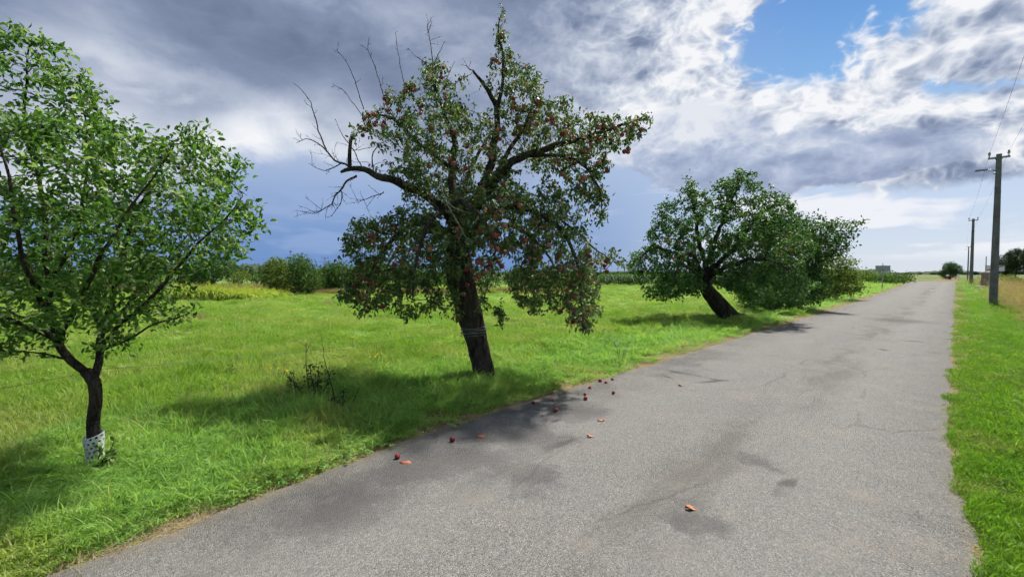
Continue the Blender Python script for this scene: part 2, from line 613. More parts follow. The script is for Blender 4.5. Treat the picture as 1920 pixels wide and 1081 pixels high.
def ground_mat():
    m, T = mat_new('meadow')
    pos = T.new('ShaderNodeNewGeometry').outputs['Position']
    lat, lon, x, y = lat_node(T, pos)
    big = T.noise(pos, .13, 5, .6)
    mid = T.noise(pos, .55, 4, .6)
    fin = T.noise(pos, 9, 5, .7)
    blades = T.noise(T.mapv(pos, scale=(1, .35, 1)), 26, 4, .7, .5)
    f = (mid * .35 + fin * .35 + blades * .4 - .05).clamp()
    c = T.ramp(f, [(.2, (.07, .14, .025)), (.45, (.125, .235, .04)), (.65, (.18, .29, .06)), (.85, (.27, .32, .11))])
    c2 = T.ramp(f, [(.2, (.11, .16, .045)), (.5, (.19, .24, .07)), (.8, (.3, .31, .14))])
    c = T.mix(T.noise(pos, .55, 4, .6).ss(.5, .66) * .8, c, c2)
    # far fields: stubble and crops in strips
    dist = (x * x + y * y).m('SQRT')
    far = T.ramp(T.noise(T.mapv(pos, rot=(0, 0, R(20)), scale=(.25, 1, 1)), .02, 2), [(.35, (.08, .14, .03)), (.5, (.15, .16, .06)), (.58, (.07, .13, .03)), (.75, (.11, .15, .045))])
    c = T.mix(dist.ss(75, 120), c, far)
    # bare, dry soil beside the asphalt
    wob = (T.noise(pos, 1.6, 5, .7) - .5) * .55
    soil = T.ramp(T.noise(pos, 30, 5, .7), [(.3, (.1, .075, .04)), (.55, (.21, .16, .09)), (.75, (.34, .27, .17))])
    moss = T.noise(pos, 4, 4, .6).ss(.52, .62)
    soil = T.mix(moss * .7, soil, (.13, .15, .03))
    edge = (lat + wob).ss(4.06, 3.86) + (lat + wob * .5 * -1).ss(-.22, -.1)
    inroad = lat.ss(-.6, -.4) * lat.ss(4.4, 4.2)
    c = T.mix((edge * inroad).clamp(), c, soil)
    principled(T, c, .95, .15, fin * .5 + blades * .7, .8, .03)
    return m


def wn_pos(T, pos, amp=.35, scale=1.6):
    n = T.noise(pos, scale, 4, .65, color=True)
    v = T.new('ShaderNodeVectorMath', operation='MULTIPLY_ADD')
    T.link(n, v.inputs[0])
    v.inputs[1].default_value = (amp, amp, 0)
    T.link(pos, v.inputs[2])
    return v.outputs[0]


def asphalt_mat():
    m, T = mat_new('asphalt')
    pos = T.new('ShaderNodeNewGeometry').outputs['Position']
    lat, lon, x, y = lat_node(T, pos)
    st = T.mapv(T.mapv(pos, rot=(0, 0, RA)), scale=(1, .3, 1))
    big = T.noise(pos, .45, 5, .6)
    mid = T.noise(pos, 2.2, 5, .65)
    long_ = T.noise(st, 1.4, 4, .6)
    vcol = T.x(T.voro(pos, 125, 'F1', 1))
    vd = T.x(T.voro(pos, 125, 'F1', 0))
    v2 = T.x(T.voro(pos, 55, 'F1', 1))
    c = T.ramp(vcol, [(0, (.075, .074, .073)), (.35, (.145, .143, .138)), (.7, (.195, .19, .18)), (1, (.33, .315, .29))])
    c = T.mix(v2.ss(.6, 1) * .35, c, (.25, .23, .2))
    # warm dust, older repairs and dark fruit stains
    c = T.mix(mid.ss(.5, .72) * .4, c, (.25, .22, .18))
    c = T.mix(big.ss(.5, .7) * .3, c, (.16, .163, .172))
    wob = lat + (long_ - .5) * 1.0 + (mid - .5) * .5
    track = wob.ss(1.0, 1.35) * wob.ss(1.95, 1.55) * long_.ss(.42, .62)
    c = T.mix(track * .6, c, (.095, .088, .08))
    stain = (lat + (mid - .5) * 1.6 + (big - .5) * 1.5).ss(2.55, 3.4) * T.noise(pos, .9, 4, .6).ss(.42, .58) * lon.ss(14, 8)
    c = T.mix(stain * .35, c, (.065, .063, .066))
    # small broken patches
    crack = T.x(T.voro(T.mapv(pos, loc=(.3, .7, 0), scale=(1, 1, 1)), .75, 'DISTANCE_TO_EDGE')) + (mid - .5) * .14
    hole = T.noise(T.mapv(pos, loc=(4, 0, 0)), .8, 3).ss(.6, .66)
    rc_ = T.mapv(T.mapv(wn_pos(T, pos), rot=(0, 0, RA)), scale=(.75, .26, 1))
    hair = T.x(T.voro(rc_, 1.0, 'DISTANCE_TO_EDGE')).ss(.012, .004) * T.noise(T.mapv(pos, loc=(1, 8, 0)), .5, 3).ss(.5, .6)
    c = T.mix(hair * .38, c, (.055, .052, .05))
    c = T.mix(crack.ss(.035, .012) * hole * .8, c, (.045, .042, .042))
    # road stains and tree shade, painted together as dark ragged blobs
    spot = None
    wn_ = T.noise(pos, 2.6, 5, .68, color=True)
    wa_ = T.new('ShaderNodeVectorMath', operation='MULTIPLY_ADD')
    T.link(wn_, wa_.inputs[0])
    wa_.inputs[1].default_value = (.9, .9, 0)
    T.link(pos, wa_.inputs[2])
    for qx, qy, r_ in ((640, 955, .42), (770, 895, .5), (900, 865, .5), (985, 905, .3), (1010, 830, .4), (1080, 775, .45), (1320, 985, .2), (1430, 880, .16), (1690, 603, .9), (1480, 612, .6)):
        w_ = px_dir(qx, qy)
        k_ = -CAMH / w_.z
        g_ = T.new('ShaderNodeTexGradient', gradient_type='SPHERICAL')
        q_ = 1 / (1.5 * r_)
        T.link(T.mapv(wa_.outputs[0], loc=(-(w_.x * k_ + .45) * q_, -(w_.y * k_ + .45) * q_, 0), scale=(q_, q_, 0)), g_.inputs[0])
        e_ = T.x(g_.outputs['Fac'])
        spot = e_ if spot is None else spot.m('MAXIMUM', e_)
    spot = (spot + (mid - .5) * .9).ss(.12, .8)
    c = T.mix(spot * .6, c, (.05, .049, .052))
    wheel = ((lat - .95).m('ABSOLUTE').ss(.55, .15) + (lat - 2.65).m('ABSOLUTE').ss(.55, .15)) * (long_ * .6 + .3)
    c = T.mix(wheel * .22, c, (.235, .23, .222))
    edge = (lat + (T.noise(pos, 3.0, 5, .7) - .5) * .5)
    dust = edge.ss(3.58, 3.84) + edge.ss(.12, -.1)
    c = T.mix(dust.clamp() * .5, c, (.26, .215, .15))
    h = vd * -1.0 + mid * .4
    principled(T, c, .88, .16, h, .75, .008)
    return m


M['ground'] = ground_mat()
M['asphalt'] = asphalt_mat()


# ------------------------------------------------------------------ ground and road
def build_ground():
    # fine near the camera, coarse to the horizon
    def axis(lo, hi):
        a = [0.0]
        while a[-1] < hi:
            a.append(a[-1] + .35 + .045 * a[-1])
        b = [0.0]
        while b[-1] > lo:
            b.append(b[-1] - (.35 + .045 * -b[-1]))
        return np.array(sorted(set(a + b)))
    xs, ys = axis(-4000, 4000), axis(-200, 4200)
    XX, YY = np.meshgrid(xs, ys)
    ZZ = terr(XX, YY)
    V = np.stack([XX.ravel(), YY.ravel(), ZZ.ravel()], 1)
    nx, ny = len(xs), len(ys)
    i = np.arange(nx * ny).reshape(ny, nx)
    F = np.stack([i[:-1, :-1], i[:-1, 1:], i[1:, 1:], i[1:, :-1]], -1).reshape(-1, 4)
    tag(obj('meadow', smooth(mesh_np('meadow', V, [F])), M['ground']), kind='structure')


build_ground()


def to_world(s, l):
    return s * RD[0] + l * RN[0], s * RD[1] + l * RN[1]


def build_road():
    s = np.concatenate([np.arange(-8, 30, .12), np.arange(30, 108, .5)])
    V, n = [], 11
    for q in s:
        wl = .075 * mnoise.noise((q * .9, 0, 1)) + .05 * mnoise.noise((q * 3.7, 3, 1)) + .03 * mnoise.noise((q * 11, 3, 1))
        wr = .06 * mnoise.noise((q * .8, 9, 4)) + .045 * mnoise.noise((q * 3.9, 9, 8)) + .03 * mnoise.noise((q * 11, 5, 8))
        l0, l1 = wr - float(edge_out(q)), RW + .04 + wl - float(edge_in(q))
        # the mouth of a side track on the left, far ahead
        if q > 62:
            l1 += min(1.2, (q - 62) * .1)
        for k in range(n):
            t = k / (n - 1)
            l = l0 + (l1 - l0) * t
            z = .012 + .03 * math.sin(math.pi * t)
            if k in (0, n - 1):
                z = -.03
            elif k == 1:
                l = l0 + .025
            elif k == n - 2:
                l = l1 - .025
            x, y = to_world(q, l)
            V.append((x, y, float(terr(x, y)) + z))
    i = np.arange(len(V)).reshape(-1, n)
    F = np.stack([i[:-1, :-1], i[1:, :-1], i[1:, 1:], i[:-1, 1:]], -1).reshape(-1, 4)
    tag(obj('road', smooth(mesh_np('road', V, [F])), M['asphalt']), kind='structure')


build_road()


def ribbon(name, pts, width, mat, lift=.02):
    V = []
    pts = [np.array(p, float) for p in pts]
    for i, p in enumerate(pts):
        t = pts[min(i + 1, len(pts) - 1)] - pts[max(i - 1, 0)]
        t /= np.linalg.norm(t)
        nn = np.array((-t[1], t[0]))
        for k in (-1, -.33, .33, 1):
            q = p + nn * width / 2 * k
            V.append((q[0], q[1], float(terr(q[0], q[1])) + lift))
    i = np.arange(len(V)).reshape(-1, 4)
    F = np.stack([i[:-1, :-1], i[:-1, 1:], i[1:, 1:], i[1:, :-1]], -1).reshape(-1, 4)
    return tag(obj(name, mesh_np(name, V, [F]), mat), kind='structure')


M['pale_road'] = simple_mat('pale_road', (.36, .35, .34), (.46, .45, .43), .8, .9, .2)
M['track'] = simple_mat('track', (.3, .23, .14), (.4, .32, .2), 1.2, .95, .1)
M['soil_red'] = simple_mat('soil_red', (.2, .09, .03), (.32, .16, .06), 1.5, .95, .1, .8, .05)


# ------------------------------------------------------------------ instanced ground cover (kind = stuff)
def blades_mesh(name, n, rad, h0, h1, w, bend, mat, flat=0.0, seg=2, stalks=0.0):
    V, F3, F4, A = [], [], [], []
    for _ in range(n):
        a, r_ = random.uniform(0, 6.283), rad * math.sqrt(random.random())
        x, y = r_ * math.cos(a), r_ * math.sin(a)
        h = random.uniform(h0, h1)
        b = random.gauss(0, 1) * .3 * bend + bend
        stalk = random.random() < stalks
        if stalk:
            h, b = h1 * random.uniform(1.3, 2.2), bend * .5
        d = random.uniform(0, 6.283)
        dx, dy = math.cos(d), math.sin(d)
        ww = w * random.uniform(.6, 1.3)
        ax = random.uniform(0, 6.283)
        sx, sy = math.cos(ax) * ww, math.sin(ax) * ww
        rn = 1.0 if stalk else random.random()
        n0 = len(V)
        for k in range(seg):
            t = k / seg
            o = b * h * t * t
            z = h * t * (1 - .25 * abs(b) * t) * (1 - flat)
            s_ = 1 - .35 * t
            V.append((x + dx * o - sx * s_, y + dy * o - sy * s_, z - .01))
            V.append((x + dx * o + sx * s_, y + dy * o + sy * s_, z - .01))
            A += [rn, rn]
        o = b * h
        V.append((x + dx * o, y + dy * o, h * (1 - .25 * abs(b)) * (1 - flat) - .01))
        A.append(rn)
        for k in range(seg - 1):
            F4.append((n0 + 2 * k, n0 + 2 * k + 1, n0 + 2 * k + 3, n0 + 2 * k + 2))
        F3.append((n0 + 2 * seg - 2, n0 + 2 * seg - 1, n0 + 2 * seg))
    fs = [np.array(F3)]
    if F4:
        fs.append(np.array(F4))
    me = mesh_np(name, np.array(V), fs)
    attr(me, 'rnd', A)
    me.materials.append(mat)
    return me


def corn_mesh(name, h, mat, nl=9, wide=.035, ll=.55):
    V, F, A = [], [], []
    def quad_strip(pts, ws, side, rn):
        n0 = len(V)
        for p, w in zip(pts, ws):
            V.append(tuple(p - side * w)); V.append(tuple(p + side * w)); A.extend((rn, rn))
        for k in range(len(pts) - 1):
            F.append((n0 + 2 * k, n0 + 2 * k + 1, n0 + 2 * k + 3, n0 + 2 * k + 2))
    quad_strip([np.array((0, 0, 0.)), np.array((0, 0, h))], [.014, .008], np.array((1, 0, 0)), .3)
    quad_strip([np.array((0, 0, 0.)), np.array((0, 0, h))], [.014, .008], np.array((0, 1, 0)), .3)
    for k in range(nl):
        z = h * (.12 + .8 * k / nl)
        a = k * math.pi + random.uniform(-.7, .7)
        d = np.array((math.cos(a), math.sin(a), 0))
        sd_ = np.array((-math.sin(a), math.cos(a), 0))
        L = ll * random.uniform(.7, 1.1)
        pts = [np.array((0, 0, z)) + d * L * t + np.array((0, 0, L * (1.1 * t - 1.5 * t * t))) for t in (0, .3, .6, 1)]
        quad_strip(pts, [wide * .6, wide, wide * .8, .003], sd_, random.random())
    for k in range(5):
        a = random.uniform(0, 6.28)
        quad_strip([np.array((0, 0, h)), np.array((.08 * math.cos(a), .08 * math.sin(a), h + .2))], [.008, .004], np.array((1, 0, 0)), 1.0)
    me = mesh_np(name, np.array(V), [np.array(F)])
    attr(me, 'rnd', A)
    me.materials.append(mat)
    return me


def sources(name, meshes):
    c = bpy.data.collections.new(name)
    for i, me in enumerate(meshes):
        c.objects.link(bpy.data.objects.new(f'{name}_{i:02d}', me))
    return c


def scatter(name, pts, rot, scl, coll, n_src, label, cat, tilt=None):
    """points with a rotation and a scale each; the meshes of coll stand on them"""
    me = bpy.data.meshes.new(name)
    n = len(pts)
    me.vertices.add(n)
    me.vertices.foreach_set('co', np.asarray(pts, np.float32).ravel())
    for an, v in (('rot', rot), ('scl', scl)):
        a = me.attributes.new(an, 'FLOAT_VECTOR', 'POINT')
        a.data.foreach_set('vector', np.asarray(v, np.float32).ravel())
    a = me.attributes.new('pick', 'INT', 'POINT')
    a.data.foreach_set('value', rng.integers(0, n_src, n).astype(np.int32))
    o = obj(name, me)
    g = bpy.data.node_groups.new(name, 'GeometryNodeTree')
    g.interface.new_socket('Geometry', in_out='INPUT', socket_type='NodeSocketGeometry')
    g.interface.new_socket('Geometry', in_out='OUTPUT', socket_type='NodeSocketGeometry')
    gi, go = g.nodes.new('NodeGroupInput'), g.nodes.new('NodeGroupOutput')
    ci = g.nodes.new('GeometryNodeCollectionInfo')
    ci.inputs['Collection'].default_value = coll
    ci.inputs['Separate Children'].default_value = True
    ci.inputs['Reset Children'].default_value = True
    ip = g.nodes.new('GeometryNodeInstanceOnPoints')
    ip.inputs['Pick Instance'].default_value = True
    def na(nm, t):
        q = g.nodes.new('GeometryNodeInputNamedAttribute')
        q.data_type = t
        q.inputs['Name'].default_value = nm
        return [s_ for s_ in q.outputs if s_.enabled][0]
    g.links.new(gi.outputs[0], ip.inputs['Points'])
    g.links.new(ci.outputs[0], ip.inputs['Instance'])
    g.links.new(na('pick', 'INT'), ip.inputs['Instance Index'])
    e2r = g.nodes.new('FunctionNodeEulerToRotation')
    g.links.new(na('rot', 'FLOAT_VECTOR'), e2r.inputs[0])
    g.links.new(e2r.outputs[0], ip.inputs['Rotation'])
    g.links.new(na('scl', 'FLOAT_VECTOR'), ip.inputs['Scale'])
    g.links.new(ip.outputs[0], go.inputs[0])
    md = o.modifiers.new('scatter', 'NODES')
    md.node_group = g
    return tag(o, label, cat, kind='stuff')


def fan(n, y0, y1, a0=-64, a1=64):
    """points spread evenly over the view: log-uniform in depth"""
    Y = np.exp(rng.uniform(math.log(y0), math.log(y1), n))
    a = np.tan(np.radians(np.degrees(np.arctan(rng.uniform(math.tan(R(a0)), math.tan(R(a1)), n)))))
    return Y * a, Y


def rotz(n, tilt=.12):
    return np.stack([rng.normal(0, tilt, n), rng.normal(0, tilt, n), rng.uniform(0, 6.283, n)], 1)


def nz(x, y, sc, seed):
    return np.array([mnoise.noise((a * sc, b * sc, seed)) for a, b in zip(x, y)])


SOIL_C = G(372, 561)
CROP = (G(330, 562), G(500, 562), 24.0, 30.0)


def build_grass():
    c_lawn = sources('lawn', [blades_mesh('lawn', 520, .3, .045, .12, .0028, .55, M['grass'], stalks=.025) for _ in range(7)])
    c_lush = sources('lush', [blades_mesh('lush', 480, .28, .045, .125, .003, .7, M['grass_lush'], seg=3, stalks=.02) for _ in range(7)])
    c_verge = sources('verge', [blades_mesh('verge', 560, .26, .02, .06, .0026, .6, M['grass_verge']) for _ in range(6)])
    c_dry = sources('dry', [blades_mesh('dry', 150, .4, .25, .6, .004, .5, M['grass_dry'], seg=3) for _ in range(4)])
    c_straw = sources('thatch', [blades_mesh('thatch', 14, .14, .10, .25, .002, 1.2, M['straw'], flat=.6) for _ in range(3)])
    # meadow left of the road
    x, y = fan(17000, 1.7, 60)
    l = x * RN[0] + y * RN[1] + edge_in(x * RD[0] + y * RD[1])
    ln = l + .3 * nz(x, y, .9, 3)
    keep = (l > 3.9)
    d = np.hypot(x, y)
    # the grass is long along the trees, short out in the meadow
    lush = keep & (ln < 6.3) & (rng.random(len(x)) < np.clip((ln - 3.6) / .55, 0.35, 1))
    lawn = keep & (ln >= 5.9)
    def cut(mask):
        return x[mask], y[mask], d[mask], ln[mask]
    X_, Y_, D_, L_ = cut(lush)
    n = len(X_)
    w = 1 + D_ / 18
    w = np.minimum(w, np.clip((L_ - 3.8) / .28, .2, 9))
    edge = np.clip((L_ - 3.75) / .8, .28, 1) * np.clip(1 - (D_ - 9) / 40, .5, 1)
    h = rng.uniform(.6, 1.15, n) * edge * (1 + .35 * nz(X_, Y_, .7, 11))
    pf = G(178, 880)
    h = h * np.clip(np.hypot(X_ - pf[0], Y_ - pf[1] + .25) / .9, .4, 1)
    scatter('roadside_grass', np.stack([X_, Y_, terr(X_, Y_)], 1), rotz(n, .22), np.stack([w, w, h], 1), c_lush, 5,
            'long lush green grass along the left road edge under the trees', 'grass')
    X_, Y_, D_, L_ = cut(lawn)
    crop = (Y_ > 24.5) & (Y_ < 31.5) & (X_ > -27) & (X_ < -14.5)
    X_, Y_, D_, L_ = X_[~crop], Y_[~crop], D_[~crop], L_[~crop]
    n = len(X_)
    w = 1 + D_ / 18
    h = rng.uniform(.55, 1.05, n) * (1 + .28 * nz(X_, Y_, .5, 21))
    scatter('meadow_grass', np.stack([X_, Y_, terr(X_, Y_)], 1), rotz(n, .18), np.stack([w, w, h], 1), c_lawn, 5,
            'short sunlit green grass covering the wide meadow', 'grass')
    # verge right of the road
    x2, y2 = fan(10000, 1.6, 60, 30, 64)
    l2 = x2 * RN[0] + y2 * RN[1] + edge_out(x2 * RD[0] + y2 * RD[1])
    l2n = l2 + .2 * nz(x2, y2, 1.8, 8)
    k = (l2n < -.03) & (l2 > -2.6)
    X_, Y_, D_ = x2[k], y2[k], np.hypot(x2[k], y2[k])
    n = len(X_)
    w = np.minimum(1 + D_ / 18, np.clip((-l2n[k] + .03) / .26, .22, 9))
    h = rng.uniform(.6, 1.3, n) * np.clip((-l2n[k] - .02) / .25, .45, 1)
    scatter('verge_grass', np.stack([X_, Y_, terr(X_, Y_)], 1), rotz(n, .2), np.stack([w, w, h], 1), c_verge, 4,
            'short mown bright green grass on the right road verge', 'grass')
    k = (l2n < -1.9) & (y2 > 8) & (y2 < 50) & (rng.random(len(x2)) < .8)
    X_, Y_, D_ = x2[k], y2[k], np.hypot(x2[k], y2[k])
    n = len(X_)
    w = 1 + D_ / 30
    h = rng.uniform(.5, 1.1, n) * np.clip((-l2n[k] - 1.7) / .9, .3, 1)
    scatter('dry_grass', np.stack([X_, Y_, terr(X_, Y_)], 1), rotz(n, .25), np.stack([w, w, h], 1), c_dry, 4,
            'tall straw coloured dry grass behind the concrete utility pole', 'grass')
    # dry stalks lying in the grass and along the edge of the asphalt
    x3, y3 = fan(9000, 1.7, 20)
    s3 = x3 * RD[0] + y3 * RD[1]
    l3 = x3 * RN[0] + y3 * RN[1]
    l3 = np.where(l3 > 1.5, l3 + edge_in(s3), l3 + edge_out(s3))
    nn = nz(x3, y3, .8, 5)
    k = ((l3 > 3.74) & (l3 < 4.15)) | ((l3 > 4.5) & (nn > .25)) | ((l3 < -.02) & (l3 > -.2))
    X_, Y_ = x3[k], y3[k]
    n = len(X_)
    scatter('straw_litter', np.stack([X_, Y_, terr(X_, Y_) + .012], 1), rotz(n, .1), np.stack([np.full(n, .8)] * 2 + [rng.uniform(.3, 1, n)], 1), c_straw, 3,
            'dry straw and dead stalks littering the grass beside the asphalt', 'straw')


build_grass()


def edge_gravel():
    ms = []
    m_ = simple_mat('grit', (.16, .15, .14), (.34, .32, .29), 40, .9, .2)
    for _ in range(4):
        v = np.array([(0, 0, 1), (1, 0, 0), (0, 1, 0), (-1, 0, 0), (0, -1, 0), (0, 0, -1)], float) * rng.uniform(.6, 1.2, (6, 3))
        f = np.array([(0, 1, 2), (0, 2, 3), (0, 3, 4), (0, 4, 1), (5, 2, 1), (5, 3, 2), (5, 4, 3), (5, 1, 4)])
        me = mesh_np('grit', v, [f])
        me.materials.append(m_)
        ms.append(me)
    n = 5200
    s_ = np.exp(rng.uniform(math.log(1.0), math.log(26), n)) - 2.6
    left = rng.random(n) < .65
    l_ = np.where(left, RW + .02 - edge_in(s_) - np.abs(rng.normal(0, .2, n)) + .12, -edge_out(s_) + np.abs(rng.normal(0, .15, n)) - .08)
    x_, y_ = to_world(s_, l_)
    t_ = np.clip((l_ + edge_out(s_)) / RW, 0, 1)
    z_ = terr(x_, y_) + .012 + .03 * np.sin(np.pi * t_) + .001
    sc_ = rng.uniform(.002, .007, n) * rng.choice([1, 1, 1, 1.7], n)
    scatter('edge_gravel', np.stack([x_, y_, z_], 1), rng.uniform(0, 6, (n, 3)), np.stack([sc_, sc_, sc_ * .7], 1), sources('grit_source', ms), 4,
            'loose grit and gravel lying along both edges of the asphalt', 'gravel')


edge_gravel()


# ------------------------------------------------------------------ trees
def leaf_template(kind):
    if kind == 'full':
        V = np.array([(0, 0, 0), (0, .35, -.02), (0, .7, -.05), (0, 1, -.16), (-.3, .3, .07), (-.24, .68, .03), (.3, .3, .07), (.24, .68, .03)])
        return V, [np.array([(0, 6, 1), (0, 1, 4), (2, 7, 3), (5, 2, 3)]), np.array([(1, 6, 7, 2), (4, 1, 2, 5)])]
    V = np.array([(0, 0, 0), (-.32, .45, .06), (0, 1, -.08), (.32, .45, .06)])
    return V, [np.array([(0, 2, 1), (0, 3, 2)])]


def leaves_mesh(name, pos, dirs, nrm, size, kind, rnd, wid=1.0):
    V0, F0 = leaf_template(kind)
    d = dirs / np.linalg.norm(dirs, axis=1, keepdims=True)
    s = np.cross(d, nrm)
    s /= np.linalg.norm(s, axis=1, keepdims=True) + 1e-9
    u = np.cross(s, d)
    N, k = len(pos), len(V0)
    curl = rng.normal(1.3, 1.1, (N, 1, 1))
    wd = rng.uniform(.75, 1.2, (N, 1, 1)) * wid
    V = (pos[:, None, :] + size[:, None, None] * (V0[None, :, 0:1] * wd * s[:, None, :] + V0[None, :, 1:2] * d[:, None, :] + V0[None, :, 2:3] * curl * u[:, None, :])).reshape(-1, 3)
    off = (np.arange(N) * k)[:, None, None]
    me = mesh_np(name, V, [(f[None] + off).reshape(-1, f.shape[1]) for f in F0])
    attr(me, 'rnd', np.repeat(rnd, k))
    return me


def colonize(pos0, A, step, infl, kill, iters, trop=(0, 0, 0), jit=.25):
    pos = [np.array(p) for p in pos0]
    par = [-1] * len(pos)
    base = len(pos)
    A = np.array(A)
    PN = np.array(pos)
    D = np.full(len(A), 1e9)
    I = np.zeros(len(A), int)
    def upd(lo, hi):
        nonlocal D, I
        Q = np.array(pos[lo:hi])
        for c in range(0, len(Q), 400):
            q = Q[c:c + 400]
            d2 = np.linalg.norm(A[:, None, :] - q[None], axis=2)
            j = d2.argmin(1)
            dm = d2[np.arange(len(A)), j]
            b = dm < D
            D = np.where(b, dm, D)
            I = np.where(b, j + lo + c, I)
    upd(0, base)
    kids = {}
    tr = np.array(trop, float)
    for it in range(iters):
        act = D < infl
        if not act.any():
            break
        ii = I[act]
        uq, inv = np.unique(ii, return_inverse=True)
        pu = np.array([pos[i] for i in uq])
        v = A[act] - pu[inv]
        v /= np.linalg.norm(v, axis=1, keepdims=True) + 1e-9
        acc = np.zeros((len(uq), 3))
        np.add.at(acc, inv, v)
        acc /= np.linalg.norm(acc, axis=1, keepdims=True) + 1e-9
        acc += tr + rng.normal(0, jit, acc.shape)
        acc /= np.linalg.norm(acc, axis=1, keepdims=True) + 1e-9
        lo = len(pos)
        for q, i in enumerate(uq):
            kids[i] = kids.get(i, 0) + 1
            if kids[i] > 4:
                continue
            pos.append(pos[i] + acc[q] * step)
            par.append(int(i))
        if len(pos) == lo:
            break
        upd(lo, len(pos))
        live = D > kill
        A, D, I = A[live], D[live], I[live]
        if not len(A):
            break
    return np.array(pos), np.array(par), base


def catmull(pts, rad, step):
    pts = [np.array(p, float) for p in pts]
    out, ro = [], []
    n = len(pts)
    for i in range(n - 1):
        p0, p1, p2, p3 = pts[max(i - 1, 0)], pts[i], pts[i + 1], pts[min(i + 2, n - 1)]
        m = max(2, int(np.linalg.norm(p2 - p1) / step))
        for k in range(m):
            t = k / m
            out.append(.5 * ((2 * p1) + (p2 - p0) * t + (2 * p0 - 5 * p1 + 4 * p2 - p3) * t * t + (3 * p1 - p0 - 3 * p2 + p3) * t ** 3))
            ro.append(rad[i] + (rad[i + 1] - rad[i]) * t)
    out.append(pts[-1])
    ro.append(rad[-1])
    return np.array(out), np.array(ro)


def limb_mesh(name, pts, rad, n, rough=.12, flare=0.0):
    """a gnarled, tapering limb"""
    up = None
    V = []
    m = len(pts)
    sd_ = random.uniform(0, 50)
    L = 0.0
    for i in range(m):
        t = Vector(pts[min(i + 1, m - 1)] - pts[max(i - 1, 0)]).normalized()
        if i:
            L += float(np.linalg.norm(pts[i] - pts[i - 1]))
        up = t.orthogonal().normalized() if up is None else (up - t * up.dot(t)).normalized()
        w = t.cross(up)
        for k in range(n):
            a = 2 * math.pi * k / n
            ca, sa = math.cos(a), math.sin(a)
            r0 = float(rad[i])
            lump = mnoise.noise((ca * 1.1 + sd_, sa * 1.1, L * .55 / max(r0, .05) * .18)) * 1.1 + .55 * mnoise.noise((ca * 3.4, sa * 3.4 + sd_, L * 1.6)) + .35 * mnoise.noise((ca * 7, sa * 7 + sd_, L * 5))
            r_ = r0 * (1 + rough * lump)
            if flare:
                r_ *= 1 + flare * math.exp(-L / .12) * (.7 + .6 * mnoise.noise((ca * 1.6, sa * 1.6, sd_)))
            V.append(tuple(Vector(pts[i]) + (up * ca + w * sa) * r_))
    i = np.arange(m * n).reshape(m, n)
    F = np.stack([i[:-1], np.roll(i[:-1], -1, 1), np.roll(i[1:], -1, 1), i[1:]], -1).reshape(-1, 4)
    V.append(tuple(pts[-1]))
    tip = np.array([(int(i[-1, k]), int(i[-1, (k + 1) % n]), len(V) - 1) for k in range(n)])
    return smooth(mesh_np(name, np.array(V), [F, tip]))


def twig_mesh(name, pos, par, base, r0, e=2.3, rmax=.03):
    """tubes along every grown chain"""
    n = len(pos)
    a = np.full(n, 0.0)
    kids = [[] for _ in range(n)]
    for i in range(n - 1, base - 1, -1):
        if not kids[i]:
            a[i] = r0 ** e
        a[par[i]] += a[i]
        kids[par[i]].append(i)
    rad = np.minimum(a ** (1 / e), rmax)
    mb = MB()
    start = [(par[i], i) for i in range(base, n) if par[i] < base]
    while start:
        p, i = start.pop()
        ch = [p, i]
        while kids[i]:
            ks = sorted(kids[i], key=lambda q: -a[q])
            for q in ks[1:]:
                start.append((i, q))
            i = ks[0]
            ch.append(i)
        rr = [rad[c] for c in ch]
        rr[0] = rr[1]
        k = 6 if rr[0] > .015 else (4 if rr[0] > .006 else 3)
        mb.tube([pos[c] for c in ch], rr, k, cap=False)
    tipd = np.zeros(n, int)
    for i in range(n - 1, base - 1, -1):
        tipd[par[i]] = max(tipd[par[i]], tipd[i] + 1)
    return mb.mesh(name, True), rad, tipd


def ell(n, x, y, rx, ry, Y, rY, shell=.35):
    """attraction points in an ellipsoid round the photo pixel (x, y), Y metres ahead"""
    c = P(x, y, Y)
    k = Y / FPX
    v = rng.normal(0, 1, (n, 3))
    v /= np.linalg.norm(v, axis=1, keepdims=True)
    v *= (shell + (1 - shell) * rng.random((n, 1))) ** .6
    return c + v * np.array((rx * k, rY, ry * k))


